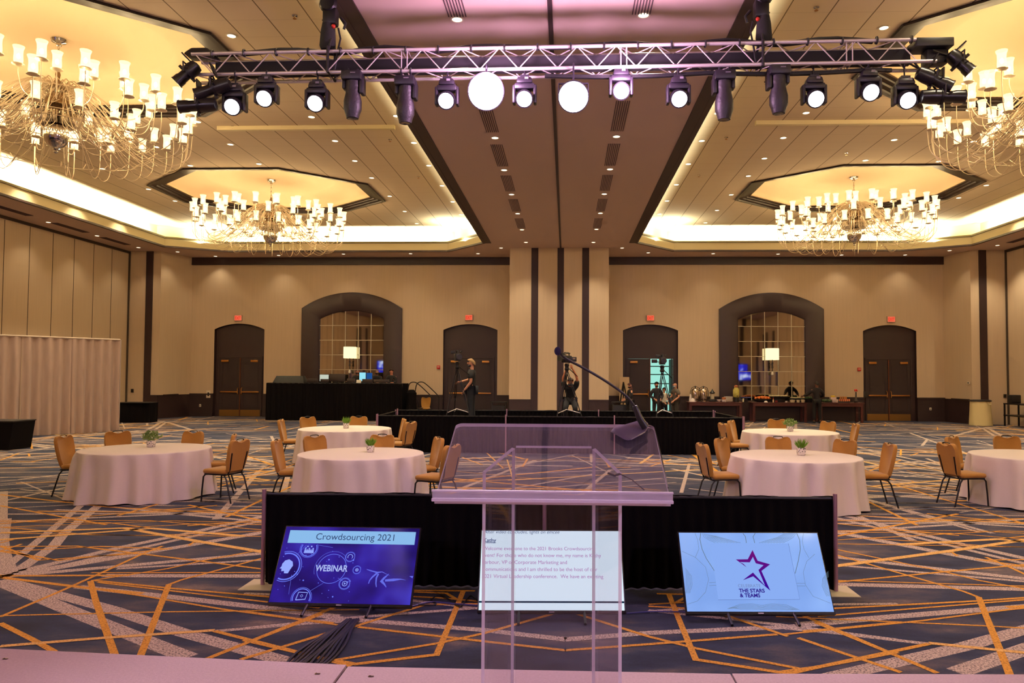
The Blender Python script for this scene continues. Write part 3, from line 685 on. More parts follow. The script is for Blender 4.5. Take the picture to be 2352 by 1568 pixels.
# ------------------------------------------------------------------ chandeliers
STEELC = mat('chandelier_wire', (232, 214, 184), .35, .6)
def glass_shade_mat():
    m = bpy.data.materials.new('hurricane_glass'); m.use_nodes = True; nt = m.node_tree; N, L = nt.nodes, nt.links
    N.remove(N['Principled BSDF']); t = N.new('ShaderNodeBsdfTransparent'); e = N.new('ShaderNodeEmission'); x = N.new('ShaderNodeMixShader')
    e.inputs[0].default_value = lin((255, 226, 170)) + (1,); e.inputs[1].default_value = 2.4
    t.inputs[0].default_value = (1, .95, .86, 1); x.inputs[0].default_value = .62
    L.new(t.outputs[0], x.inputs[1]); L.new(e.outputs[0], x.inputs[2]); L.new(x.outputs[0], N['Material Output'].inputs[0])
    m.cycles.emission_sampling = 'NONE'; return m
GLS = glass_shade_mat(); BULB = emis('bulb_light', (255, 224, 172), BULB_E)
def make_chandelier(label, loc):
    r = thing('chandelier', label, 'chandelier', loc, 0, 'large wire chandeliers with glass hurricane shades')
    # local z: 0 = ball centre (6.78 world)
    m = MB(); m.lathe([(.01, 2.03), (.15, 2.02), (.13, 1.97), (.05, 1.94), (.05, 1.90), (.01, 1.89)], 24); m.build('canopy', CHROME, r)
    m = MB()
    for k in range(7):
        z = 1.86 - k * .07; a = k % 2
        m.tube([(math.cos(t) * .022 * (1 - a), math.cos(t) * .022 * a, z + math.sin(t) * .042) for t in [2 * PI * j / 10 for j in range(10)]], .006, 5, closed=True)
    m.build('chain', CHROME, r)
    m = MB(); m.lathe([(.02, 1.40), (.05, 1.3), (.03, 1.2), (.12, 1.1), (.2, 1.02), (.16, .9), (.22, .8), (.22, .66), (.16, .6), (.26, .5), (.26, .42), (.14, .36), (.14, .28), (.2, .22)], 24); m.build('hub', mat('hub_chrome', (150, 128, 104), .16, 1), r)
    m = MB(); m.lathe([(.2, .22), (.23, .12), (.235, .02), (.21, -.09), (.15, -.17), (.06, -.215), (.04, -.23), (.06, -.25), (.03, -.27), (.045, -.3), (.01, -.33)], 28); m.build('ball', CHROME, r)
    for z, rad in ((-.12, 2.0), (.30, 1.05), (.86, .75)):
        m = MB(); m.tube([(rad * math.cos(2 * PI * j / 48), rad * math.sin(2 * PI * j / 48), z) for j in range(48)], .008, 4, closed=True); m.build('hoop', STEELC, r)
    kinds = [(2.5, .66, 24, 0.0, [(.18, .95), (.5, 1.05), (1.0, .7), (1.55, .05), (2.05, -.28), (2.42, -.1), (2.5, .3), (2.5, .66)]),
             (2.42, .40, 20, .5, [(.18, .75), (.5, .85), (1.0, .35), (1.5, -.12), (2.0, -.36), (2.34, -.2), (2.42, .1), (2.42, .40)]),
             (1.72, .80, 18, .25, [(.18, 1.05), (.45, 1.1), (.85, .7), (1.2, .42), (1.55, .42), (1.7, .6), (1.72, .80)]),
             (1.35, .30, 12, .7, [(.18, .5), (.5, .2), (.85, -.05), (1.2, .0), (1.34, .15), (1.35, .30)])]
    for rad, zc, n, ph, prof in kinds:
        proto = None
        for k in range(n):
            an = 2 * PI * (k + ph) / n
            if proto is None:
                m = MB(); m.tube(smoothpts([(a, 0, b) for a, b in prof], 4), .0085, 5)
                m.tube(smoothpts([(a * .75 + .02, .09 * math.sin(i * 1.7), b * .9 + .05) for i, (a, b) in enumerate(prof[:-2])], 3), .006, 4)
                m.tube([(.3 + .16 * (1 - t / 26) * math.cos(t * .62), 0, .35 + .16 * (1 - t / 26) * math.sin(t * .62)) for t in range(22)], .007, 4)
                m.lathe([(.01, zc - .03), (.05, zc - .02), (.105, zc), (.105, zc + .012), (.01, zc + .014)], 14, Matrix.Translation((rad, 0, 0)))
                o = m.build('arm', STEELC, r)
                g = MB(); g.lathe([(.066, zc + .014), (.078, zc + .08), (.072, zc + .2), (.076, zc + .27), (.098, zc + .335)], 12, Matrix.Translation((rad, 0, 0)), caps=False); g.build('glass_shade', GLS, o)
                g = MB(); bmesh.ops.create_icosphere(g.bm, subdivisions=1, radius=.032, matrix=Matrix.Translation((rad, 0, zc + .15)) @ Matrix.Diagonal((1, 1, 1.7, 1))); g.build('bulb', BULB, o)
                proto = o; o.rotation_euler = (0, 0, an)
            else: dup_part(proto, r, rz=an)
    return r
ch = make_chandelier('huge wire chandelier at the left, above the end of the truss', (-10.4, 14.5, 6.78))
dup(ch, (-10.4, 25.4, 6.78), .2, 'smaller looking chandelier in the far left dome, whole in view')
dup(ch, (9.8, 25.4, 6.78), .1, 'smaller looking chandelier in the far right dome, whole in view')
dup(ch, (9.8, 14.5, 6.78), .3, 'huge wire chandelier cut by the right edge of the photo')
dup(ch, (-10.4, 3.6, 6.78), .1, 'unseen chandelier added for light over the left of the stage area')  # this pair is unseen, added to light the near hall and mirrors
dup(ch, (9.8, 3.6, 6.78), .15, 'unseen chandelier added for light over the right of the stage area')
# ------------------------------------------------------------------ lighting truss
def truss_y(x): return 10.0
TA, TB = at(440, 124, y=10.1), at(2150, 90, y=10.0)
TZ = at(1300, 100, y=10).z
ang = math.atan2(TB.y - TA.y, TB.x - TA.x)
TR = thing('lighting_truss', 'long aluminium box truss hanging across the hall with stage lights', 'truss', (TA.x, TA.y, TA.z), 0)
TL_ = (TB - TA).length; SL_ = (TB.z - TA.z) / TL_
def tl(u, dy=0, dz=0):      # world point along the truss: u metres from the left end
    return Vector((TA.x + (TB.x - TA.x) * u / TL_, TA.y + (TB.y - TA.y) * u / TL_ + dy, TA.z + (TB.z - TA.z) * u / TL_ + dz))
H = .30
def tlo(u, dy=0, dz=0): return tl(u, dy, dz) - TA
for dy in (0, H):
    for dz in (0, -H):
        m = MB(); m.tube([tlo(0, dy, dz), tlo(TL_, dy, dz)], .025, 12); m.build('chord', ALU, TR)
for nm, f in (('front_bracing', lambda u, t: tlo(u, 0, -H * t)), ('rear_bracing', lambda u, t: tlo(u, H, -H * t)), ('lower_bracing', lambda u, t: tlo(u, H * t, -H)), ('upper_bracing', lambda u, t: tlo(u, H * t, 0))):
    m = MB(); u = .05; t = 0
    while u < TL_ - .3:
        m.tube([f(u, t), f(u + .27, 1 - t)], .0085, 6); u += .27; t = 1 - t
    for q in (3.0, 3.08, 6.05, 6.13, 9.1, 9.18): m.tube([f(q, 0), f(q, 1)], .0085, 6)
    m.build(nm, ALU, TR)
m = MB(); m.loft([[tl(u, .2, -.04), tl(u, .28, -.04), tl(u, .28, -.25), tl(u, .2, -.25)] for u in (.25, TL_ * .5, TL_ - .25)], caps=True); tag(m.build('cable_tray', mat('tray_black', (20, 14, 20), .8), smooth=None), 'long black cable tray lying inside the lighting truss', 'cable tray')
cb = MB(); pts = [tl(u / 4, .12 + .05 * math.sin(u), .055 + .012 * math.sin(u * 1.3)) for u in range(0, int(TL_ * 4) - 2)]
for k in range(6): cb.tube([p + Vector((0, .03 * math.cos(k), .016 * math.sin(k * 2.1))) for p in pts], .02, 6)
tag(cb.build('cable_bundle', BLACKP), 'black cable bundle tied along the top of the lighting truss', 'cable')
cb = MB(); pts = [tl(5.0 + u / 4, .14, -H - .05 - .035 * abs(math.sin(u * .35))) for u in range(0, int((TL_ - 5.2) * 4))]
for k in range(3): cb.tube([p + Vector((0, .03 * math.cos(k * 2), .014 * math.sin(k * 2.1))) for p in pts], .018, 6)
tag(cb.build('cable_bundle', BLACKP), 'black cables sagging under the right half of the lighting truss', 'cable')
for k in range(22):
    u = .3 + k * .46
    m = MB(); p = tl(u); m.tube([p + Vector((0, .04 * math.cos(a), .045 * math.sin(a))) for a in [2 * PI * j / 8 for j in range(8)]], .014, 5, closed=True)
    o = m.build('cable_tie', BLACKP); tag(o, 'black cable tie wrapped around the top front chord of the truss', 'cable tie', 'cable ties on the truss')
def clamp(m, p, zt):
    """hook clamp from a fixture up to a chord at height zt (local coordinates)"""
    m.tube([(p[0], p[1], p[2]), (p[0], p[1], zt - .03)], .012, 6)
    m.tube([(p[0], p[1] + .036 * math.cos(a), zt + .036 * math.sin(a)) for a in [2 * PI * j / 10 for j in range(10)]], .012, 6, closed=True)
WH = emis('beam_lens', (255, 250, 255), 9.0, sample=False)
FIXM = mat('fixture_black', (30, 24, 34), .42)
def wash(px_, py_, label, tilt=28, pan=0, r_=.105, warm=False):
    """moving head wash; lens centre at the pixel"""
    y = 10.1; p = at(px_, py_, y=y); u = (p.x - TA.x) / (TB.x - TA.x) * TL_; low = tl(u, 0, -H).z
    rt = thing('moving_head_light', label, 'stage light', (p.x, p.y, p.z), 0, 'wash lights under the truss')
    zt = low - p.z; bz = .17
    m = MB(); m.box((0, 0, bz + .06), (.24, .2, .10), bev=.03, taper=(.8, .8)); m.box((0, -.0, bz + .12), (.12, .1, .04)); clamp(m, (.0, 0, bz + .12), zt); m.build('base', FIXM, rt)
    m = MB(); m.box((.03, -.11, bz + .07), (.05, .004, .03)); m.build('display', mat('display_grey', (120, 112, 120), .3), rt, smooth=None)
    m = MB(); m.box((0, 0, bz - .02), (.29, .15, .09), bev=.03)
    for sx in (-1, 1): m.box((sx * .145, 0, .04), (.045, .13, .26), bev=.018)
    m.build('yoke', FIXM, rt)
    M = Matrix.Rotation(R(pan), 4, 'Z') @ Matrix.Rotation(R(tilt), 4, 'X') @ Matrix.Rotation(R(90), 4, 'X')
    m = MB(); m.lathe([(.04, -.16), (.09, -.13), (.115, -.05), (r_ + .018, .06), (r_ + .018, .11), (r_ + .004, .11)], 24, M); h = m.build('head', FIXM, rt)
    m = MB(); m.lathe([(.001, .118), (r_, .113)], 24, M, caps=False); m.build('lens', WH, rt)
    return rt
for (px_, py_, lb_) in ((540, 243, 'lit wash light, first from the left end of the truss'), (613, 224, 'lit wash light, second from the left end of the truss'), (729, 235, 'lit wash light just left of the leftmost dark profile light'),
    (1027, 229, 'lit wash light left of the largest bright spotlight'), (1205, 225, 'lit wash light between the two brightest spotlights'), (1426, 207, 'lit wash light hanging higher, right of the two brightest spotlights'),
    (1558, 225, 'lit wash light just left of the dark beam on the right half'), (1869, 225, 'lit wash light, third from the right end of the truss'), (1994, 210, 'lit wash light, second from the right end, hanging higher'), (2078, 228, 'lit wash light at the right end of the truss')):
    wash(px_, py_, lb_)
for (px_, py_, lb_, rr) in ((1117, 210, 'brightest spotlight, lens widened to the size of its glare, left of centre', .24), (1317, 222, 'glaring spotlight, lens widened to the size of its glare, right of centre', .20)):
    y = 10.0; p = at(px_, py_, y=y); rt = thing('stage_spotlight', lb_, 'stage light', p, 0)
    M = Matrix.Rotation(R(24), 4, 'X') @ Matrix.Rotation(R(90), 4, 'X')
    u = (p.x - TA.x) / (TB.x - TA.x) * TL_; low = tl(u, 0, -H).z
    m = MB(); m.lathe([(.06, -.45), (.14, -.4), (.16, -.2), (rr + .015, -.02), (rr + .015, .05), (rr, .05)], 28, M); m.build('housing', FIXM, rt)
    m = MB(); m.lathe([(.001, .058), (rr, .053)], 28, M, caps=False); m.build('lens', emis('hot_lens', (255, 240, 255), 14, sample=False), rt)  # lens disc enlarged so its shape takes in the glare around it
    m = MB(); zt = low - p.z
    m.tube([(-.2, 0, 0), (-.2, 0, .18), (.2, 0, .18), (.2, 0, 0)], .015, 6); clamp(m, (0, 0, .178), zt); m.build('yoke_and_clamp', FIXM, rt)
    spot('stage_beam', (0, -.12, -.06), Vector((0.0, 1.6, 1.4)) - Vector(p), FRONT_W * (1.2 if rr > .22 else 1), (1.0, .80, .96), 44, .5, .12, parent=rt)
def profile(px_, ytop, ybot, label, side=1, pan=0):
    y = 10.08; a = at(px_, ytop, y=y); b = at(px_, ybot, y=y); L_ = a.z - b.z
    u = (a.x - TA.x) / (TB.x - TA.x) * TL_; low = tl(u, 0, -H).z
    rt = thing('profile_moving_light', label, 'stage light', (a.x, y, a.z), 0, 'dark profile lights pointing straight down'); zt = low - a.z
    m = MB(); m.box((0, 0, -.06), (.28, .24, .13), bev=.02); clamp(m, (-.06, 0, 0), zt); clamp(m, (.07, 0, 0), zt); m.build('base', FIXM, rt)
    m = MB(); m.box((.03, -.125, -.04), (.07, .004, .015)); m.build('display', mat('display_grey', (120, 112, 120), .3), rt, smooth=None)
    m = MB()
    m.box((0, .02, -.09), (.28, .14, .06)); m.box((side * .13, .02, -.18), (.06, .16, .24), bev=.02); m.box((-side * .12, .02, -.15), (.05, .14, .16), bev=.02); m.build('yoke', FIXM, rt)
    e = -L_
    m = MB(); m.lathe([(.02, -.08), (.1, -.1), (.105, -.2), (.10, e * .45), (.125, e * .62), (.125, e * .8), (.10, e + .06), (.085, e), (.07, e)], 20, Matrix.Diagonal((1, .9, 1, 1))); m.build('head', mat('fixture_ribbed', (34, 26, 34), .5, bump=(30, .5)), rt)
    m = MB(); m.lathe([(.001, e - .002), (.068, e - .004)], 16, caps=False); m.build('lens', mat('dark_lens', (60, 50, 70), .1), rt)
profile(811, 168, 272, 'dark profile light pointing down, leftmost of the four', 1); profile(932, 180, 283, 'dark profile light in front of the left dark ceiling band', 1)
profile(1663, 167, 275, 'dark profile light in front of the right dark ceiling band', -1); profile(1788, 155, 261, 'dark profile light pointing down, rightmost of the four', -1)
def leko(a, b, label, pt=None):
    """ellipsoidal spotlight from its back end at pixel a to its lens end at pixel b"""
    y = 10.0; A, B = at(*a, y=y + .0), at(*b, y=y - .05); d = (B - A); L_ = d.length
    rt = thing('ellipsoidal_spotlight', label, 'stage light', (A + B) / 2, 0, 'ellipsoidal spotlights on the truss ends')
    q = d.to_track_quat('Z', 'Y').to_matrix().to_4x4(); h = L_ / 2
    m = MB(); m.lathe([(.03, -h), (.085, -h + .02), (.10, -h * .5), (.10, -.02), (.075, .0), (.075, h * .45), (.085, h * .6), (.085, h - .02), (.095, h)], 18, q); m.build('barrel', mat('leko_black', (26, 22, 22), .3), rt)
    m = MB(); m.box((0, 0, 0), (.02, .3, .04), q.to_3x3()); m.lathe([(.105, -.03), (.11, -.03), (.11, .0), (.105, .0)], 18, q, caps=False); m.tube([(0, -.1, 0), (0, -.12, .12), (0, .12, .12), (0, .1, 0)], .012, 6)
    m.tube([q @ Vector((.08, 0, -.05)), q @ Vector((.17, 0, -.05))], .012, 6); m.tube([q @ Vector((-.08, 0, .06)), q @ Vector((-.16, 0, .07))], .01, 6); m.build('yoke', BLACKM, rt)
    m = MB(); m.box((0, 0, h + .01), (.16, .16, .02), q.to_3x3()); m.build('gel_frame', BLACKM, rt, smooth=None)
    if pt is not None: m = MB(); m.tube([(0, .1, .1), Vector(pt) - (A + B) / 2], .014, 6); m.build('clamp_arm', BLACKM, rt)
    return rt
leko((455, 148), (405, 190), 'black spotlight tilted down off the left end of the truss', tl(.05, 0, -.15))
leko((530, 190), (450, 218), 'black spotlight slanting under the left end of the truss', tl(.3, 0, -H))
leko((500, 240), (412, 245), 'lowest left spotlight lying level beside the near chandelier', tl(.3, 0, -H))
leko((2180, 122), (2230, 165), 'black spotlight tilted down off the right end of the truss', tl(TL_ - .05, 0, -.15))
leko((2105, 165), (2185, 200), 'black spotlight slanting under the right end of the truss', tl(TL_ - .4, 0, -H))
leko((2112, 222), (2215, 222), 'lowest right spotlight lying level beside the near chandelier', tl(TL_ - .3, 0, -H))
m = MB(); e0 = tl(TL_ - .02, .12, -.04); m.box(e0, (.5, .3, .12), bev=.015); m.box(tl(TL_ + .05, .15, -.2), (.3, .2, .2), bev=.03); tag(m.build('cable_box', BLACKP), 'black power distribution box on the right end of the truss', 'box')
m = MB(); e0 = tl(.1, .12, .05); m.box(e0, (.45, .3, .1), bev=.03, taper=(.5, .8)); tag(m.build('cable_box', BLACKP), 'black cable drape box on the left end of the truss', 'box')
# hoists
for k, (px_, w_) in enumerate(((762, 'left'), (1745, 'right'))):
    p = at(px_, 100, y=10.15); u = (p.x - TA.x) / (TB.x - TA.x) * TL_; r = thing('chain_hoist', 'black chain hoist and slings holding up the %s part of the truss' % w_, 'hoist', (p.x, 10.15, tl(u).z), 0)
    top = ZC - .03 - tl(u).z
    sg = 1 if k == 0 else -1
    m = MB(); m.tube([(0, 0, .5), (0, 0, top)], .012, 6); m.build('chain', mat('chain_metal', (150, 130, 110), .3, .9), r)
    m = MB(); m.box((-.02 * sg, 0, .52), (.2, .18, .26), bev=.04); m.lathe([(.10, -.05), (.13, 0), (.10, .05)], 16, Matrix.Translation((-.04 * sg, -.06, .68)) @ Matrix.Rotation(R(90), 4, 'X')); m.tube([(.13 * sg, -.02, .5), (.2 * sg, -.02, .42), (.17 * sg, 0, .34)], .02, 6); m.build('motor', BLACKM, r)
    m = MB(); m.lathe([(.09, .04), (.115, .1), (.10, .3), (.075, .44), (.085, .46)], 14, Matrix.Translation((-.05 * sg, -.03, 0)) @ Matrix.Diagonal((1, .7, 1, 1))); m.build('chain_bag', mat('bag_black', (30, 28, 26), .9, bump=(20, .6)), r)
    m = MB()
    for dy in (-.15, .15): m.tube([(0, dy, -.03), (.03, 0, .38)], .018, 6)
    m.tube([(.09 * sg, 0, .36), (.13 * sg, -.02, .2), (.1 * sg, -.05, 0), (.06 * sg, -.06, -.3)], .014, 6); m.tube([(0, -.17, -.33), (0, -.17, .02), (0, .17, .02), (0, .17, -.33)], .02, 6, closed=True); m.build('sling', BLACKP, r)
    m = MB(); m.ball((.04 * sg, -.06, .36), .03, 8); m.build('shackle', mat('shackle_red', (180, 40, 20), .4), r)
for x in (-1.0, .75):
    l = bpy.data.lights.new('glare_fill', 'POINT'); l.energy = 210; l.color = (1, .56, .95); l.shadow_soft_size = .1; o = bpy.data.objects.new('added_glare_fill', l); C.objects.link(o); o.location = (x, 9.6, 6.0)  # pink point lamps added to imitate glare on soffit and truss
spot('stage_wash', (-3, -3.8, 5.0), (-1.5, 10, 6.1), 500, (1, .86, .9), 60, .8, .2); spot('stage_wash', (3, -3.8, 5.0), (1.5, 10, 6.1), 500, (1, .86, .9), 60, .8, .2)  # pair added to brighten the viewer's side of the truss
# stage wash lamps behind the viewpoint, shining forward over the stage
for x in (-7.5, 7.0): spot('stage_wash', (x, -3.2, 5.6), (-x * .25, 10, .4), WASH_W, (.82, .58, 1.0), 80, .7, .2)
# ------------------------------------------------------------------ stage
st = MB()
def deck(x0, x1, ya, yb, yn=-4.9):
    m = MB(); z = .6
    m.loft([[(x0, ya, z), (x1, yb, z), (x1, yn, z), (x0, yn, z)], [(x0, ya, z - .06), (x1, yb, z - .06), (x1, yn, z - .06), (x0, yn, z - .06)]]); m.poly([(x0, ya, z), (x1, yb, z), (x1, yn, z), (x0, yn, z)])
    return m
decks = [(-6.1, -3.66, 3.86, 3.75), (-3.65, -1.055, 3.75, 3.575), (-1.04, .775, 3.555, 3.555), (.785, 3.2, 3.56, 3.66), (3.21, 5.6, 3.66, 3.7)]
nm_ = ['at the far left, mostly outside the frame', 'in the lower left corner of the photo', 'under the lectern', 'right of the lectern', 'at the far right, mostly outside the frame']
for i, (a, b, c, d) in enumerate(decks):
    r = thing('stage_deck', 'pinkish grey carpeted stage deck ' + nm_[i], 'stage', (0, 0, 0), 0)
    deck(a, b, c, d).build('deck_top', STAGEM, r, smooth=None)
    m = MB()
    for x in (a + .08, b - .08):
        for y in (min(c, d) - .08, 1.2, -1.2): m.box((x, y, .27), (.04, .04, .54))
    m.build('leg_frame', BLACKM, r, smooth=None)
    m = MB(); m.poly([(a, c - .02, 0.005), (b, d - .02, .005), (b, d - .02, .55), (a, c - .02, .55)]); m.build('skirt', BLACKF, r, smooth=None)
for px_, py_, w_ in ((10, 1513, 'in the lower left corner'), (727, 1547, 'left of the seam under the lectern'), (850, 1553, 'right of the seam under the lectern')):
    p = at(px_, py_, z=.6); m = MB(); m.lathe([(.001, 0), (.009, .001), (.007, .004), (.001, .006)], 10, caps=False); m.box((.012, -.002, .003), (.012, .006, .003)); o = m.build('deck_bolt', mat('bolt_steel', (120, 100, 96), .3, .8)); o.location = p
    tag(o, 'small metal bolt on the stage carpet ' + w_, 'bolt')
# ------------------------------------------------------------------ chairs
def make_chair(label):
    t = thing('banquet_chair', label, 'chair')
    m = MB(); m.box((0, .02, .475), (.44, .42, .075), bev=.032); m.build('seat', GOLD, t, smooth=60)
    # back: shaped outline with a dip for the hand hold
    M = Matrix.Translation((0, -.20, .48)) @ Matrix.Rotation(R(11), 4, 'X')
    def outline(k, grow=0):
        P = [(-.165, 0), (.165, 0), (.20, .12), (.218, .30), (.216, .42), (.195, .475), (.16, .495), (.10, .49), (.06, .468), (0, .455), (-.06, .468), (-.10, .49), (-.16, .495), (-.195, .475), (-.216, .42), (-.218, .30), (-.20, .12)]
        return [(x * k, (z - .24) * k + .24) for x, z in P]
    m = MB(); rings = []
    for y, k in ((.012, .9), (.028, .97), (.016, 1.0), (-.02, 1.0), (-.034, .97), (-.03, .9)): rings.append([tuple(M @ Vector((x, y, z))) for x, z in outline(k)])
    m.loft(rings, caps=True); m.build('backrest', GOLD, t, smooth=50)
    m = MB(); m.tube([M @ Vector(p) for p in ((-.09, 0, .47), (-.07, 0, .497), (-.03, 0, .503), (.03, 0, .503), (.07, 0, .497), (.09, 0, .47))], .008, 6); m.build('handle', BLACKM, t)
    m = MB(); m.tube([(-.19, .2, .43), (.19, .2, .43), (.19, -.2, .43), (-.19, -.2, .43)], .012, 6, closed=True)
    for s in (-1, 1): m.tube([(s * .15, -.2, .43), M @ Vector((s * .15, -.035, .04)), M @ Vector((s * .17, -.036, .3))], .01, 6)
    m.build('seat_frame', BLACKM, t)
    for s in (-1, 1):
        m = MB(); m.tube([(s * .19, .13, .43), (s * .192, .19, .425), (s * .196, .222, .39), (s * .205, .235, .2), (s * .21, .245, .0)], .0125, 8); m.build('leg', BLACKM, t)
        m = MB(); m.tube([(s * .19, -.1, .43), (s * .192, -.17, .42), (s * .198, -.215, .36), (s * .21, -.32, .0)], .0125, 8); m.build('leg', BLACKM, t)
    return t
TABS = [('T1', 336, 1029.5, .985), ('T2', 793, 983.5, 1.03), ('T3', 830.5, 1040, .965), ('T4', 1814, 991, 1.03), ('T5', 1826, 1046, .98), ('T6', 2386, 1045, .98)]
tdesc = {'T1': 'far left table', 'T2': 'rear table left of the lectern', 'T3': 'front table left of the lectern', 'T4': 'rear table right of the lectern', 'T5': 'front table right of the lectern', 'T6': 'table cut by the right edge'}
chair0 = make_chair('gold chair'); used = [False]
TC = {}
for k, px_, py_, r_ in TABS:
    p = at(px_, py_, z=.76); TC[k] = (p, r_)
CH = [('T1', 147, 1000, 'gold banquet chair at the left side of the far left table', None), ('T1', 271, 990, 'gold chair back showing behind the far left table, left one', None), ('T1', 444, 990, 'gold chair back showing behind the far left table, right one', None),
    ('T1', 536, 997, 'gold chair right of the far left table, partly hidden behind another chair', None), ('T1', 550, 1009, 'gold chair in front at the right side of the far left table', None),
    ('T2', 646, 963, 'gold chair at the left side of the rear table left of the lectern', None), ('T2', 707, 957, 'gold chair behind the rear left table, left of its plant', None), ('T2', 824, 956, 'gold chair behind the rear left table, right of its plant', None),
    ('T2', 927, 961, 'gold chair right of the rear left table, turned towards the viewer', None), ('T2', 943, 968, 'gold chair seen edge on at the right of the rear left table', None),
    ('T3', 636, 1010, 'gold chair at the left side of the front left table', None), ('T3', 723, 1000, 'gold chair back between the two left tables, left one', None), ('T3', 878, 998, 'gold chair back between the two left tables, right one beside the plant', None),
    ('T3', 1007, 1004, 'gold chair just left of the lectern, whole back in view', None), ('T3', 1038, 1021, 'gold chair seen through the left edge of the clear lectern', None),
    ('T4', 1661, 971, 'gold chair seen edge on at the left of the rear right table', None), ('T4', 1680, 965, 'gold chair facing the rear right table from its left side', None), ('T4', 1784, 962, 'gold chair behind the rear right table, left of its plant', None),
    ('T4', 1902, 967, 'gold chair behind the rear right table, right one', None), ('T4', 1965, 972, 'gold chair at the right side of the rear right table', None),
    ('T5', 1614, 1018, 'gold chair in front at the left side of the front right table', None), ('T5', 1657, 1005, 'gold chair behind another at the left of the front right table', None), ('T5', 1787, 1003, 'gold chair back between the two right tables, left one', None),
    ('T5', 1941, 1009, 'gold chair back between the two right tables, right one', None), ('T5', 2043, 1018, 'gold chair at the right side of the front right table', None),
    ('T6', 2187, 1002, 'gold chair behind another, left of the table at the right edge', None), ('T6', 2175, 1017, 'gold chair nearest on the left of the table at the right edge', None), ('T6', 2312, 1001, 'gold chair back behind the table at the right edge', None)]
def put_chair(seat, d, lab, grp):
    rz = math.atan2(-d.x, d.y)
    if not used[0]:
        used[0] = True; c = chair0; c.location = seat; c.rotation_euler = (0, 0, rz)
    else: c = dup(chair0, seat, rz)
    c['label'] = lab; c['category'] = 'chair'; c['group'] = grp; return c
for k, px_, py_, lab, rot in CH:
    b = at(px_, py_, z=.965); c, r_ = TC[k]; d = Vector((c.x - b.x, c.y - b.y, 0)).normalized()
    s = Vector((b.x, b.y, 0)) + d * .28
    put_chair(s, d, lab, 'gold chairs around the ' + tdesc[k])
b = at(978, 913, y=33.1); put_chair(Vector((b.x, 32.9, 0)), Vector((0, -1, 0)), 'lone gold chair by the back wall beside the portable stair rails', 'single gold chair')
# ------------------------------------------------------------------ tables and cloths
CLOTH = mat('table_linen', (224, 210, 198), .85, noise=(40, .03))
for k, px_, py_, r_ in TABS:
    p, _ = TC[k]; r = thing('banquet_table', 'round folding table under a white cloth, ' + tdesc[k], 'table', (p.x, p.y, 0), 0)
    m = MB(); m.lathe([(.01, .735), (r_ - .03, .735), (r_ - .03, .75), (.01, .75)], 40); m.build('tabletop', mat('ply', (150, 110, 70), .6), r)
    for a in range(4):
        m = MB(); x, y = .5 * math.cos(a * PI / 2 + .78), .5 * math.sin(a * PI / 2 + .78); m.tube([(x, y, 0), (x * .95, y * .95, .735)], .016, 6); m.build('leg', BLACKM, r)
    rnd = random.Random(hash(k) % 1 + ord(k[1])); n = 180
    ph = [rnd.uniform(0, 6.28) for _ in range(4)]
    def fold(t): return .6 * math.sin(15 * t + ph[0] + 1.1 * math.sin(3 * t + ph[1])) + .34 * math.sin(22 * t + ph[2] + 1.3 * math.sin(2 * t + ph[3])) + .25 * math.sin(11 * t + ph[3])
    rings = []
    for rad, z, a in ((.02, .7605, 0), (r_ * .6, .7605, 0), (r_ - .015, .760, 0), (r_ - .003, .756, 0), (r_ + .002, .742, .06), (r_ + .008, .68, .42), (r_ + .018, .55, .72), (r_ + .035, .38, .8), (r_ + .052, .2, 1.0), (r_ + .068, .09, 1.1), (r_ + .078, .016, 1.2)):
        rings.append([((rad + .066 * a * fold(t)) * math.cos(t), (rad + .066 * a * fold(t)) * math.sin(t), z + (.012 * a * math.sin(5 * t + ph[1]) if z < .05 else 0)) for t in [2 * PI * j / n for j in range(n)]])
    m = MB(); m.loft(rings); m.poly(rings[0]); o = m.build('tablecloth', CLOTH, smooth=60); o.location = (p.x, p.y, 0)
    tag(o, 'floor length white cloth over the ' + tdesc[k], 'tablecloth')
POTM = mat('pot_white', (226, 218, 200), .4); 
def pot_mat():
    m = mat('pot_speckled', (226, 218, 200), .4); nt = m.node_tree; v = nt.nodes.new('ShaderNodeTexVoronoi'); v.inputs['Scale'].default_value = 38
    tc = nt.nodes.new('ShaderNodeTexCoord'); nt.links.new(tc.outputs['Object'], v.inputs['Vector']); r = nt.nodes.new('ShaderNodeValToRGB'); e = r.color_ramp.elements
    e[0].position = .28; e[0].color = (.02, .02, .02, 1); e[1].position = .34; e[1].color = lin((228, 218, 200)) + (1,)
    nt.links.new(v.outputs['Distance'], r.inputs[0]); nt.links.new(r.outputs[0], nt.nodes['Principled BSDF'].inputs['Base Color']); return m
PM = pot_mat()
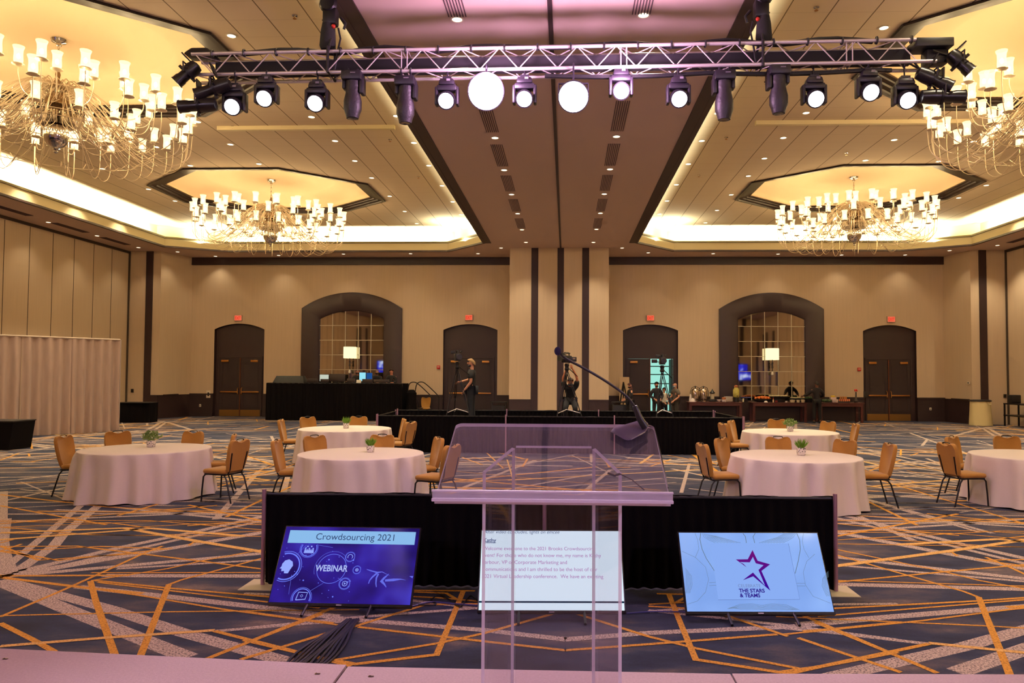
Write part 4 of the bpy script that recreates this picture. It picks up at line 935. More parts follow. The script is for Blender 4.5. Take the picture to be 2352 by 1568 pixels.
def plant(k, px_, py_, kind, lab, s=1):
    p = at(px_, py_, z=.762); r = thing('potted_plant', lab, 'plant', (p.x, p.y, .762), 0)
    m = MB(); m.box((0, 0, .055 * s), (.105 * s, .105 * s, .11 * s), bev=.012, taper=(1.08, 1.08)); m.build('pot', PM, r)
    rnd = random.Random(px_); m = MB()
    g = mat('leaf_bright' if kind == 'grass' else 'leaf_mix', (108, 150, 34) if kind == 'grass' else (120, 146, 70), .6, noise=(30, .35))
    n = 130 if kind == 'grass' else 150
    for i in range(n):
        a = rnd.uniform(0, 6.28); tl2 = rnd.uniform(.05, 1.0) * (.75 if kind == 'grass' else 1.0); L_ = rnd.uniform(.10, .17) * s; d = Vector((math.cos(a) * math.sin(tl2), math.sin(a) * math.sin(tl2), math.cos(tl2))); b = Vector((math.cos(a) * .03 * s, math.sin(a) * .03 * s, .10 * s))
        e = b + d * L_ + Vector((0, 0, -.02 * tl2)); sd = d.cross(Vector((rnd.gauss(0, 1), rnd.gauss(0, 1), rnd.gauss(0, 1)))).normalized()
        if kind == 'grass': wd = .007; m.poly([b - sd * wd * .5, (b + e) / 2 - sd * wd, e, (b + e) / 2 + sd * wd])
        else:
            wd = .016; c = e; m.poly([b - sd * .002, b + sd * .002, e]); m.poly([c - d * .03, c + sd * wd, c + d * .028, c - sd * wd])
    if kind != 'grass':
        m.m = 1
        for i in range(26):
            a = rnd.uniform(0, 6.28); t2 = rnd.uniform(0, 1.1); c = Vector((math.cos(a) * math.sin(t2), math.sin(a) * math.sin(t2), math.cos(t2))) * .16 * s + Vector((0, 0, .09 * s)); m.ball(c, .009, 6)
    m.build('foliage', [g, mat('tiny_blossom', (220, 220, 180), .6)], r, smooth=None, recalc=False)
plant('T1', 347, 1026, 'leaf', 'small flowering plant in a speckled white pot on the far left table')
plant('T2', 795, 983, 'grass', 'bright grassy plant in a pot on the rear table left of the lectern', 1.05)
plant('T3', 851, 1038, 'grass', 'small upright grassy plant on the front table left of the lectern', .95)
plant('T4', 1815, 990, 'leaf', 'leafy potted plant on the rear table right of the lectern', 1.05)
plant('T5', 1840, 1045, 'grass', 'bright grassy plant in a pot on the front table right of the lectern', 1.05)
# ------------------------------------------------------------------ pleated drapes
def pleated(m, a, b, z0, z1, amp=.03, pit=.16, seed=0, flare=1.0, top=True, n_per=8):
    """pleated sheet from a to b (2d)"""
    a, b = Vector(a), Vector(b); L_ = (b - a).length; t = (b - a) / L_; nn = Vector((-t.y, t.x)); n = int(L_ / pit * n_per); rnd = random.Random(seed)
    ph = [rnd.uniform(0, 6.28) for _ in range(3)]
    rows = []
    for z, am in ((z1, .35), (z1 - .05, .5), (z1 * .6 + z0 * .4, .9), (z0 + (z1 - z0) * .15, 1.1 * flare), (z0, 1.25 * flare)):
        row = []
        for i in range(n + 1):
            s = L_ * i / n; w_ = math.sin(2 * PI * s / pit + ph[0] + 1.4 * math.sin(s * 1.1 + ph[1])) + .4 * math.sin(2 * PI * s / pit * .37 + ph[2])
            q = a + t * s + nn * amp * am * w_; zt = z + (.006 * math.sin(s * 9 + ph[2]) if z == z1 else 0); row.append((q.x, q.y, zt))
        rows.append(row)
    m.loft(rows, closed=False); return m
POSTM = mat('drape_post', (190, 150, 170), .35, .7)
def pipe_drape(label, pts, h, drop=.0, seed=0, cat='drape', bases=True, fabric=BLACKF, amp=.02, pit=.12):
    r = thing('pipe_and_drape', label, cat)
    for i, (a, b) in enumerate(zip(pts, pts[1:])):
        m = MB(); pleated(m, a, b, .012, h, amp, pit, seed + i); m.build('drape_panel', fabric, r, smooth=70, recalc=False)
        m = MB(); m.tube([(a[0], a[1], h - .02), (b[0], b[1], h - .02)], .018, 8); m.build('top_rail', BLACKM if fabric is BLACKF else ALU, r)
    for i, a in enumerate(pts):
        m = MB(); m.tube([(a[0], a[1] - .03, .01), (a[0], a[1] - .03, h + .03)], .02, 10); m.build('post', POSTM, r)
        if bases:
            m = MB(); m.box((a[0], a[1] - .03, .006), (.32, .36, .008)); m.build('base_plate', mat('base_cream', (206, 196, 160), .5), r, smooth=None)
    return r
f1 = pipe_drape('low black drape behind the three floor screens', [(-2.86, 6.98), (-.2, 6.99), (2.51, 7.06)], .875, seed=3)
fp = [at(x, y, y=18.8) for x, y in ((868, 953), (1162, 954), (1411, 955), (1706, 956))]
bp = [(-4.95, 21.6), (-1.75, 21.8), (.95, 21.8), (4.33, 22.0)]
pipe_drape('front black drape of the camera platform behind the lectern', [(p.x, 18.8) for p in fp], .955, seed=20, bases=False)
pipe_drape('rear black drape of the camera platform', bp, .96, seed=30, bases=False)
pipe_drape('left side black drape of the camera platform', [(fp[0].x - .06, 18.95), (bp[0][0] - .02, 21.45)], .94, seed=40, bases=False)
pipe_drape('right side black drape of the camera platform', [(fp[3].x + .06, 18.95), (bp[3][0] + .02, 21.85)], .94, seed=44, bases=False)
rz = thing('camera_platform', 'low black riser inside the draped camera enclosure', 'platform')
m = MB(); m.box((-.25, 20.3, .57), (8.4, 2.5, .06)); m.build('platform_top', mat('platform_grey', (50, 46, 48), .8), rz, smooth=None)
m = MB()
for x in (-4.3, -2, 0, 2, 3.8):
    for y in (19.2, 21.4): m.box((x, y, .27), (.06, .06, .54))
m.build('leg_frame', BLACKM, rz, smooth=None)
# grey curtain at the left wall
CURT = mat('taupe_velvet', (172, 146, 134), .9, sheen=.3, noise=(8, .1, (1, 1, .3)))
dr = thing('backdrop_curtain', 'tall pleated taupe curtain on a pipe frame along the left wall', 'curtain')
c0, c1 = (-18.6, 20.0), (-15.33, 24.8); gp = []
cpts = [Vector(c0).lerp(Vector(c1), t) for t in (0, .28, .5, .74, 1)]
for i, (a, b) in enumerate(zip(cpts, cpts[1:])):
    m = MB(); pleated(m, a, b, .015, 3.12, .055, .30, 50 + i, flare=1.35, n_per=12); m.build('curtain_panel', CURT, dr, smooth=70, recalc=False)
m = MB(); m.tube([(c0[0], c0[1], 3.13), (c1[0], c1[1], 3.13)], .03, 8); m.build('top_rail', mat('rail_taupe', (190, 170, 150), .5), dr)
for p in (cpts[0], cpts[2], cpts[4]):
    m = MB(); m.tube([(p.x - .05, p.y + .12, 0), (p.x - .05, p.y + .12, 3.14)], .025, 8); m.build('post', ALU, dr)
# ------------------------------------------------------------------ clear lectern
def clear_sheet(m, tint=(.955, .94, .975, 1), gain=1.6):
    """clear sheet: tinted see-through with fresnel reflections; returns the shader"""
    nt = m.node_tree; N, L = nt.nodes, nt.links; N.remove(N['Principled BSDF'])
    t = N.new('ShaderNodeBsdfTransparent'); t.inputs[0].default_value = tint; g = N.new('ShaderNodeBsdfGlossy'); g.inputs['Roughness'].default_value = .02
    fr = N.new('ShaderNodeFresnel'); ge = N.new('ShaderNodeNewGeometry'); ii = N.new('ShaderNodeMapRange'); ii.inputs[3].default_value = 1.47; ii.inputs[4].default_value = 1 / 1.47; L.new(ge.outputs['Backfacing'], ii.inputs[0]); L.new(ii.outputs[0], fr.inputs[0]); mu = N.new('ShaderNodeMath'); mu.operation = 'MULTIPLY'; mu.use_clamp = True; mu.inputs[1].default_value = gain; L.new(fr.outputs[0], mu.inputs[0])
    x = N.new('ShaderNodeMixShader'); L.new(mu.outputs[0], x.inputs[0]); L.new(t.outputs[0], x.inputs[1]); L.new(g.outputs[0], x.inputs[2]); return x
def acrylic():
    m = bpy.data.materials.new('clear_acrylic'); m.use_nodes = True; x = clear_sheet(m)
    m.node_tree.links.new(x.outputs[0], m.node_tree.nodes['Material Output'].inputs[0]); return m
def acrylic_top():
    m = bpy.data.materials.new('scuffed_acrylic'); m.use_nodes = True; nt = m.node_tree; N, L = nt.nodes, nt.links; b = clear_sheet(m)
    d = N.new('ShaderNodeBsdfDiffuse'); d.inputs[0].default_value = (.55, .48, .62, 1); x = N.new('ShaderNodeMixShader')
    tc = N.new('ShaderNodeTexCoord'); mp = N.new('ShaderNodeMapping'); mp.inputs['Scale'].default_value = (14, 60, 60); L.new(tc.outputs['Object'], mp.inputs[0])
    n = N.new('ShaderNodeTexNoise'); n.inputs['Scale'].default_value = 3.2; n.inputs['Detail'].default_value = 5; L.new(mp.outputs[0], n.inputs['Vector'])
    n2 = N.new('ShaderNodeTexNoise'); n2.inputs['Scale'].default_value = 7; L.new(tc.outputs['Object'], n2.inputs['Vector'])
    r = N.new('ShaderNodeValToRGB'); e = r.color_ramp.elements; e[0].position = .66; e[0].color = (0, 0, 0, 1); e[1].position = .74; e[1].color = (1, 1, 1, 1); L.new(n.outputs[0], r.inputs[0])
    r2 = N.new('ShaderNodeValToRGB'); e = r2.color_ramp.elements; e[0].position = .5; e[0].color = (0, 0, 0, 1); e[1].position = .62; e[1].color = (1, 1, 1, 1); L.new(n2.outputs[0], r2.inputs[0])
    mu = N.new('ShaderNodeMath'); mu.operation = 'MULTIPLY'; L.new(r.outputs[0], mu.inputs[0]); L.new(r2.outputs[0], mu.inputs[1])
    ad = N.new('ShaderNodeMath'); ad.operation = 'MULTIPLY_ADD'; ad.inputs[1].default_value = .5; ad.inputs[2].default_value = .06; L.new(mu.outputs[0], ad.inputs[0])
    L.new(ad.outputs[0], x.inputs[0]); L.new(b.outputs[0], x.inputs[1]); L.new(d.outputs[0], x.inputs[2]); L.new(x.outputs[0], N['Material Output'].inputs[0])
    return m
ACR, ACT = acrylic(), acrylic_top()
def acrylic_edge():
    m = bpy.data.materials.new('glow_painted_edge'); m.use_nodes = True; nt = m.node_tree; N, L = nt.nodes, nt.links; b = N['Principled BSDF']  # pale lavender colour stands in for light piped to the edges
    b.inputs['Base Color'].default_value = (.86, .78, .92, 1); b.inputs['Roughness'].default_value = .25
    t = N.new('ShaderNodeBsdfTransparent'); x = N.new('ShaderNodeMixShader'); x.inputs[0].default_value = .8
    L.new(t.outputs[0], x.inputs[1]); L.new(b.outputs[0], x.inputs[2]); L.new(x.outputs[0], N['Material Output'].inputs[0]); return m
ACE = acrylic_edge()
def acrylic_lip():
    m = acrylic_edge(); m.name = 'acrylic_lip'; m.node_tree.nodes['Mix Shader'].inputs[0].default_value = .34; return m  # same painted edge glow, thinner, across the whole lip
lx0, lx1, ly0, lz0, ly1, lz1 = -.365, .288, 2.05, 1.652, 2.45, 1.838
lc_ = (lx0 + lx1) / 2; th = math.atan2(lz1 - lz0, ly1 - ly0); sl = math.hypot(ly1 - ly0, lz1 - lz0)
LEC = thing('acrylic_lectern', 'clear acrylic lectern with slanted scuffed top on the stage', 'lectern', (lc_, 2.25, .6), 0)
def LL(x, y, z): return Vector((x - lc_, y - 2.25, z - .6))
RX = Matrix.Rotation(th, 3, 'X')
# top slab: rounded corners, polygon in slab plane
m = MB(); hw = (lx1 - lx0) / 2; rc = .022; poly = []
for cx, cy, a0 in ((hw - rc, sl - rc, 0), (-hw + rc, sl - rc, 90), (-hw, 0, None), (hw, 0, None)):
    if a0 is None: poly.append((cx, cy))
    else: poly += [(cx + rc * math.cos(R(a0 + k * 15)), cy + rc * math.sin(R(a0 + k * 15))) for k in range(7)]
Mx = Matrix.Translation(LL(lc_, ly0, lz0)) @ Matrix.Rotation(th, 4, 'X')
A = [Mx @ Vector((x, y, 0)) for x, y in poly]; B = [Mx @ Vector((x, y, -.012)) for x, y in poly]
m.m = 1; m.loft([A, B]); m.m = 0; m.poly(A); m.poly(B[::-1]); bmesh.ops.remove_doubles(m.bm, verts=m.bm.verts, dist=1e-6); m.build('desk_top', [ACT, ACE], LEC, smooth=None)
m = MB(); m.box(LL(lc_, ly0 - .008, lz0 + .013), (hw * 2 + .008, .014, .027), bev=.004); m.build('front_lip', acrylic_lip(), LEC, smooth=None)
m = MB(); m.box(LL(lc_, ly0 - .012, lz0 + .003), (hw * 2 + .01, .012, .009), bev=.002); m.build('lip_edge', ACE, LEC, smooth=None)  # pale strips here and below paint the bright bands of the lip
m = MB(); m.box(LL(lc_, ly0 - .008, lz0 + .0275), (hw * 2 + .01, .013, .004)); m.build('lip_edge', ACE, LEC, smooth=None)
def panel(x0, y0, x1, y1, nm, t=.012):
    """upright panel whose top follows the slab"""
    zt = lambda y: lz0 + (y - ly0) * math.tan(th) - .0135
    d = Vector((x1 - x0, y1 - y0)).normalized(); n_ = Vector((-d.y, d.x)) * t
    Bt = [LL(x0, y0, .62), LL(x1, y1, .62), LL(x1 + n_.x, y1 + n_.y, .62), LL(x0 + n_.x, y0 + n_.y, .62)]
    Tp = [LL(x0, y0, zt(y0)), LL(x1, y1, zt(y1)), LL(x1 + n_.x, y1 + n_.y, zt(y1 + n_.y)), LL(x0 + n_.x, y0 + n_.y, zt(y0 + n_.y))]
    q = MB(); vb = [q.bm.verts.new(v) for v in Bt]; vt = [q.bm.verts.new(v) for v in Tp]
    for i in range(4): q.m = i % 2; q._f([vb[i], vb[(i + 1) % 4], vt[(i + 1) % 4], vt[i]])
    q.m = 1; q._f(vt); q._f(vb[::-1]); q.build(nm, [ACR, ACE], LEC, smooth=None)
panel(-.158, 2.333, .080, 2.333, 'back_panel'); panel(-.238, 2.20, -.160, 2.328, 'side_panel'); panel(.082, 2.328, .155, 2.20, 'side_panel')
m = MB(); m.box(LL(lc_, 2.27, .61), (.5, .36, .018), bev=.004); m.build('base_plate', ACR, LEC, smooth=None)
# microphone on the lectern
def on_slab(px_, py_, lift=.0):
    a, b = px_ - CX, py_ - CY; a, b = a * math.cos(ROL) + b * math.sin(ROL), -a * math.sin(ROL) + b * math.cos(ROL); d = FW + RT * (a / F) - UP * (b / F)
    n_ = Vector((0, -math.sin(th), math.cos(th))); o = Vector((0, ly0, lz0 + lift)); t = (o - EYE).dot(n_) / d.dot(n_); return EYE + d * t
MIC = thing('gooseneck_microphone', 'black gooseneck microphone on a wedge base at the lectern corner', 'microphone', on_slab(1478, 990), 0); mo = Vector(MIC.location)
bpx = [(1402, 991), (1408, 984), (1462, 968), (1480, 964), (1489, 972), (1488, 984), (1482, 993), (1452, 1009), (1443, 1011), (1434, 1009)]
m = MB(); b0 = [on_slab(*p, lift=.002) - mo for p in bpx]; b1 = [on_slab(*p, lift=.016) - mo for p in bpx]; cc = sum(b1, Vector()) / len(b1); b2 = [cc + (p - cc) * .96 + Vector((0, -.0006, .003)) for p in b1]
m.loft([b0, b1, b2], caps=True); m.build('base', mat('mic_base', (110, 98, 122), .28, .4), MIC, smooth=50)
gp_ = [at(1483, 982, y=2.385), at(1470, 962, y=2.385), at(1458, 932, y=2.385)]
m = MB(); m.tube([p - mo for p in gp_], [.0125, .011, .0085], 12); m.build('stem', BLACKP, MIC)
gp_ = [at(1458, 934, y=2.385), at(1444, 915, y=2.38), at(1418, 893, y=2.37), at(1380, 868, y=2.35), at(1335, 842, y=2.33), at(1308, 828, y=2.31), at(1293, 818, y=2.30), at(1287, 812, y=2.29)]
m = MB(); m.tube([p - mo for p in smoothpts(gp_, 5)], .0042, 8); m.build('gooseneck', BLACKP, MIC)
m = MB(); m.ball(at(1281, 806, y=2.28) - mo, .0108, 18, (1, 1, 1.25)); m.build('windscreen', mat('foam_navy', (34, 26, 66), .9, bump=(400, .4)), MIC)
p = [at(1490, 978, y=2.44), at(1502, 985, y=2.455), at(1512, 1020, y=2.42), at(1526, 1080, y=2.3), at(1534, 1120, y=2.15)]
m = MB(); m.tube(smoothpts([q for q in p], 4), .0022, 6); tag(m.build('microphone_cable', BLACKP), 'thin black cable running down the right edge of the lectern top', 'cable')
m = MB(); p0, p1, p2, p3 = at(1396, 1086, y=2.19), at(1412, 1092, y=2.185), at(1424, 1088, y=2.185), at(1480, 1125, y=2.19); m.tube([p0, p1, p2], .0035, 6); m.tube([p2, (p2 + p3) / 2 + Vector((0, 0, .006)), p3], .0018, 6)
tag(m.build('cable_tie', BLACKP), 'small black tie looped on the right panel of the lectern', 'cable tie')
# ------------------------------------------------------------------ floor screens
def prj(v):
    v = Vector(v) - EYE; d = v.dot(FW); a = v.dot(RT) / d * F; b = -v.dot(UP) / d * F
    return CX + a * math.cos(ROL) - b * math.sin(ROL), CY + a * math.sin(ROL) + b * math.cos(ROL)
def tv(bl, br, topy, label):
    z0 = .055; A, B = at(*bl, z=z0), at(*br, z=z0); W_ = (B - A).length; u = (B - A) / W_; h = W_ * .572; n_ = Vector((-u.y, u.x, 0)).normalized()
    best = min(range(0, 60), key=lambda d: abs(prj((A + B) / 2 + Vector((0, 0, 1)) * h * math.cos(R(d)) + n_ * h * math.sin(R(d)))[1] - topy)); tilt = R(best)
    r = thing('floor_monitor', label, 'monitor', (A + B) / 2, 0); r.rotation_euler = Euler((-tilt, 0, math.atan2(u.y, u.x)), 'ZYX') if False else Matrix.Rotation(math.atan2(u.y, u.x), 3, 'Z').to_4x4().to_euler()
    M = Matrix.Rotation(-tilt, 4, 'X')
    r.matrix_world = Matrix.Translation((A + B) / 2) @ Matrix.Rotation(math.atan2(u.y, u.x), 4, 'Z') @ M
    m = MB(); m.box((0, .022, h / 2), (W_, .04, h), bev=.006); m.m = 0; m.box((0, .05, h * .42), (W_ * .8, .04, h * .6), bev=.01); m.build('housing', mat('tv_black', (22, 18, 24), .3), r)
    m = MB(); m.box((0, -.001, .012), (W_, .004, .02)); m.build('lower_bezel', mat('tv_bezel', (30, 26, 32), .25), r, smooth=None)
    m = MB(); m.box((0, -.004, .011), (.045, .003, .009)); m.build('badge', mat('badge_silver', (190, 180, 200), .3, .8), r, smooth=None)
    m = MB(); Mi = M.inverted(); fl_ = -(z0 - .004)
    for s in (-1, 1):
        for e in (-.16, .12):
            q0 = Vector((s * W_ * .22, .02, .03)); q1 = Mi @ (M @ q0 * 1 + Vector((0, e, fl_ + .008 - (M @ q0).z))); m.tube([q0, q1], .012, 6)
    m.build('feet', BLACKM, r)
    return r, W_ - .022, h - .036, .024
def flat(m, pts, y): m.poly([(x, y, z) for x, z in pts])
def ring2(m, cx, cz, r0, r1, y, n=36, a0=0, a1=360, asp=1.0):
    k = max(3, int(n * (a1 - a0) / 360))
    for i in range(k):
        t0, t1 = R(a0 + (a1 - a0) * i / k), R(a0 + (a1 - a0) * (i + 1) / k)
        m.poly([(cx + r0 * math.cos(t0) * asp, y, cz + r0 * math.sin(t0)), (cx + r0 * math.cos(t1) * asp, y, cz + r0 * math.sin(t1)), (cx + r1 * math.cos(t1) * asp, y, cz + r1 * math.sin(t1)), (cx + r1 * math.cos(t0) * asp, y, cz + r1 * math.sin(t0))])
def stroke(m, pts, wd, y):
    P = [Vector(p) for p in pts]; lo = ro = None
    for j, p in enumerate(P):
        t = (P[min(j + 1, len(P) - 1)] - P[max(j - 1, 0)]).normalized(); n_ = Vector((-t.y, t.x)) * (wd[j] if isinstance(wd, (list, tuple)) else wd) / 2
        a, b = (p.x + n_.x, y, p.y + n_.y), (p.x - n_.x, y, p.y - n_.y)
        if lo: m.poly([lo, ro, b, a])
        lo, ro = a, b
def screen_noise(name, c0, c1, c2, sc=2.2, es=1.0, lo=.4, hi=.7):
    m = bpy.data.materials.new(name); m.use_nodes = True; nt = m.node_tree; N, L = nt.nodes, nt.links; N.remove(N['Principled BSDF'])
    tc = N.new('ShaderNodeTexCoord'); n = N.new('ShaderNodeTexNoise'); n.inputs['Scale'].default_value = sc; n.inputs['Detail'].default_value = 2; L.new(tc.outputs['Object'], n.inputs['Vector'])
    r = N.new('ShaderNodeValToRGB'); e = r.color_ramp.elements; e[0].position = lo; e[0].color = lin(c0) + (1,); e[1].position = hi; e[1].color = lin(c2) + (1,)
    k = e.new((lo + hi) / 2); k.color = lin(c1) + (1,); L.new(n.outputs[0], r.inputs[0])
    g = N.new('ShaderNodeEmission'); g.inputs[1].default_value = es; L.new(r.outputs[0], g.inputs[0])
    gl = N.new('ShaderNodeBsdfGlossy'); gl.inputs['Roughness'].default_value = .08; gl.inputs[0].default_value = (.04, .04, .04, 1); ad = N.new('ShaderNodeAddShader'); L.new(g.outputs[0], ad.inputs[0]); L.new(gl.outputs[0], ad.inputs[1])
    L.new(ad.outputs[0], N['Material Output'].inputs[0]); return m
SC1 = screen_noise('webinar_blue', (26, 10, 92), (46, 28, 150), (66, 60, 200), 2.4, lo=.35, hi=.72)
def webinar(r, W_, h, z0, small=False):
    m = MB(); flat(m, [(-W_ / 2, z0), (W_ / 2, z0), (W_ / 2, z0 + h), (-W_ / 2, z0 + h)], -.004); sc = m.build('screen', SC1, r, smooth=None, recalc=False)
    m = MB(); flat(m, [(-W_ * .463, z0 + h * .80), (W_ * .482, z0 + h * .77), (W_ * .482, z0 + h * .945), (-W_ * .463, z0 + h * .965)] if False else [(-W_ * .465, z0 + h * .775), (W_ * .475, z0 + h * .775), (W_ * .475, z0 + h * .95), (-W_ * .465, z0 + h * .95)], -.005)
    m.build('title_bar', emis('title_blue', (142, 192, 240), .95), sc, smooth=None, recalc=False)
    text('title', 'Crowdsourcing 2021', emis('title_ink', (58, 78, 122), .9), sc, (.03 * W_, -.0065, z0 + h * .825), width=W_ * .58)
    L1 = emis('icon_blue', (112, 130, 255), .95); L2 = emis('icon_pale', (150, 170, 255), 1.0)
    m = MB(); X = lambda f: -W_ / 2 + f * W_
    Zz = lambda f: z0 + h * f
    # circles: (fx, fz, r)
    for fx, fz, q, a0, a1 in ((.067, .46, .13, -115, 110), (.205, .70, .078, 150, 390), (.225, .06, .085, -20, 200), (.52, .60, .044, 20, 340), (.585, .43, .036, 20, 340), (.515, .25, .05, 20, 340)):
        mi = MB(); ring2(mi, X(fx), Zz(fz), q, q * 1.04, -.006, 40, a0, a1); ring2(mi, X(fx), Zz(fz), q * .84, q * .93, -.006, 40, a0 if q > .06 else 0, a1 if q > .06 else 360); mi.build('webinar_icon', L1, sc, smooth=None, recalc=False)
    ring2(m, X(.40), Zz(.44), .125, .129, -.006, 50); ring2(m, X(.40), Zz(.44), .15, .152, -.006, 50, 40, 200)
    for a, b in (((.12, .6), (.18, .75)), ((.27, .75), (.38, .72)), ((.28, .15), (.36, .25)), ((.5, .5), (.46, .45)), ((.12, .35), (.13, .1)), ((.46, .32), (.5, .28))): stroke(m, [(X(a[0]), Zz(a[1])), (X(b[0]), Zz(b[1]))], .002, -.006)
    rnd = random.Random(5)
    for i in range(34): x, z, q = X(rnd.uniform(.02, .58)), Zz(rnd.uniform(.03, .74)), rnd.choice([.003, .004, .007]); flat(m, [(x + q * math.cos(t), z + q * math.sin(t)) for t in [k * PI / 3 for k in range(6)]], -.0062)
    m.build('network_icons', L1, sc, smooth=None, recalc=False)
    m = MB()
    c = (X(.067), Zz(.46)); s_ = .068
    flat(m, [(c[0] + x * s_, c[1] + z * s_) for x, z in ((-.6, .3), (-.3, .75), (.2, .9), (.7, .6), (.85, .1), (.6, -.4), (.4, -.9), (-.1, -.9), (-.15, -.6), (-.5, -.65), (-.55, -.3), (-.8, -.3), (-.6, 0))], -.0064)
    for q, (fx, fz) in ((.018, (.52, .60)),): ring2(m, X(fx), Zz(fz), q, q * 1.3, -.0064, 20, -30, 210)
    ring2(m, X(.585), Zz(.43), .009, .014, -.0064, 20); ring2(m, X(.585), Zz(.43), .0, .005, -.0064, 12)
    ring2(m, X(.515), Zz(.25), .018, .023, -.0064, 20); flat(m, [(X(.515) - .006, Zz(.25) - .01), (X(.515) + .012, Zz(.25)), (X(.515) - .006, Zz(.25) + .01)], -.0064)
    c = (X(.225), Zz(.085)); stroke(m, [(c[0] - .045, c[1] - .035), (c[0] + .035, c[1] - .028), (c[0] + .045, c[1] + .028), (c[0] - .032, c[1] + .03), (c[0] - .045, c[1] - .035)], .007, -.0064); ring2(m, c[0], c[1], .010, .014, -.0064, 4)
    for i in range(5): ring2(m, X(.18 + i * .014), Zz(.70 + (i % 2) * .03), 0, .007, -.0064, 8); flat(m, [(X(.172 + i * .014), Zz(.64)), (X(.19 + i * .014), Zz(.64)), (X(.185 + i * .014), Zz(.69)), (X(.176 + i * .014), Zz(.69))], -.0064)
    m.build('icon_fills', L2, sc, smooth=None, recalc=False)
    m = MB(); flat(m, [(X(.2) - .008, Zz(.80 if False else .745)), (X(.2) + .012, Zz(.745)), (X(.2) + .012, Zz(.78) - .006), (X(.2) - .008, Zz(.78) - .006)], -.0066); m.build('play_icon', emis('icon_dark', (60, 60, 190), .9), sc, smooth=None, recalc=False)
    text('webinar_word', 'WEBINAR', emis('word_pale', (176, 190, 246), 1.0), sc, (X(.40), -.0072, Zz(.405)), width=W_ * .235, height=h * .085, bold=.02)
    # reaching hand on the picture
    m = MB(); hp = emis('hand_blue', (104, 112, 232), .95)
    stroke(m, [(X(.655), Zz(.44)), (X(.68), Zz(.425)), (X(.71), Zz(.412)), (X(.735), Zz(.40)), (X(.77), Zz(.41)), (X(.83), Zz(.36))], [.004, .009, .010, .014, .006, .001], -.006)
    stroke(m, [(X(.735), Zz(.395)), (X(.705), Zz(.34)), (X(.69), Zz(.30)), (X(.685), Zz(.255))], [.016, .013, .010, .007], -.006)
    stroke(m, [(X(.745), Zz(.385)), (X(.735), Zz(.33)), (X(.738), Zz(.26)), (X(.745), Zz(.215))], [.014, .014, .010, .007], -.006)
    stroke(m, [(X(.82), Zz(.385)), (X(.79), Zz(.33)), (X(.775), Zz(.29)), (X(.80), Zz(.25)), (X(.815), Zz(.215))], [.004, .018, .028, .014, .006], -.006)
    stroke(m, [(X(.80), Zz(.30)), (X(.86), Zz(.31)), (X(.91), Zz(.32)), (X(.95), Zz(.31))], [.018, .022, .008, .001], -.006)
    stroke(m, [(X(.97), Zz(.36)), (X(.995), Zz(.35))], [.002, .02], -.006)
    m.build('pictured_hand', hp, sc, smooth=None, recalc=False)
    return sc
r, W_, h, z0 = tv((613, 1389), (944, 1396), 1208, 'left floor monitor showing a blue webinar slide titled Crowdsourcing 2021')
webinar(r, W_, h, z0)
r, W_, h, z0 = tv((1096, 1408), (1438, 1409), 1216, 'middle floor monitor showing a white teleprompter script behind the lectern')
m = MB(); flat(m, [(-W_ / 2, z0), (W_ / 2, z0), (W_ / 2, z0 + h), (-W_ / 2, z0 + h)], -.004); sc = m.build('screen', emis('prompter_white', (226, 244, 255), 1.0), r, smooth=None, recalc=False)
ink = emis('prompter_ink', (190, 120, 196), .9); ink2 = emis('prompter_blue', (74, 96, 150), .85)
X = lambda px_: -W_ / 2 + (px_ - 1103) / 329 * W_
Zp = lambda py_: z0 + h * (1400 - py_) / (1400 - 1219)
text('script_note', 'After video concludes, lights on emcee', ink2, sc, (X(1108), -.0065, Zp(1225.5)), width=W_ * .545, center=False, shear=.25)
text('speaker_name', 'Kathy', ink2, sc, (X(1108), -.0065, Zp(1246)), width=W_ * .09, center=False, bold=.02)
m = MB(); flat(m, [(X(1108), Zp(1248.5)), (X(1137), Zp(1248.5)), (X(1137), Zp(1247)), (X(1108), Zp(1247))], -.006); m.build('underline', ink2, sc, smooth=None, recalc=False)
for s, y_, x1 in (('Welcome everyone to the 2021 Brooks Crowdsourcing', 1265, 1370), ('event! For those who do not know me, my name is Kathy', 1281, 1384), ('Barbour, VP of Corporate Marketing and', 1297, 1304), ('Communications and I am thrilled to be the host of our', 1313, 1374), ('2021 Virtual Leadership conference.  We have an exciting', 1329, 1387)):
    text('script_line', s, ink, sc, (X(1107), -.0065, Zp(y_)), width=X(x1) - X(1107), center=False)
m = MB(); flat(m, [(-W_ / 2, Zp(1380)), (W_ / 2, Zp(1380)), (W_ / 2, Zp(1384)), (-W_ / 2, Zp(1384))], -.0055); m.build('status_bar', emis('bar_navy', (12, 40, 66), 1), sc, smooth=None, recalc=False)
r, W_, h, z0 = tv((1576, 1411), (1920, 1412), 1221, 'right floor monitor showing a pale blue slide with a purple star logo')
m = MB(); flat(m, [(-W_ / 2, z0), (W_ / 2, z0), (W_ / 2, z0 + h), (-W_ / 2, z0 + h)], -.004); sc = m.build('screen', screen_noise('slide_blue', (128, 166, 236), (140, 178, 246), (160, 198, 255), 1.6), r, smooth=None, recalc=False)
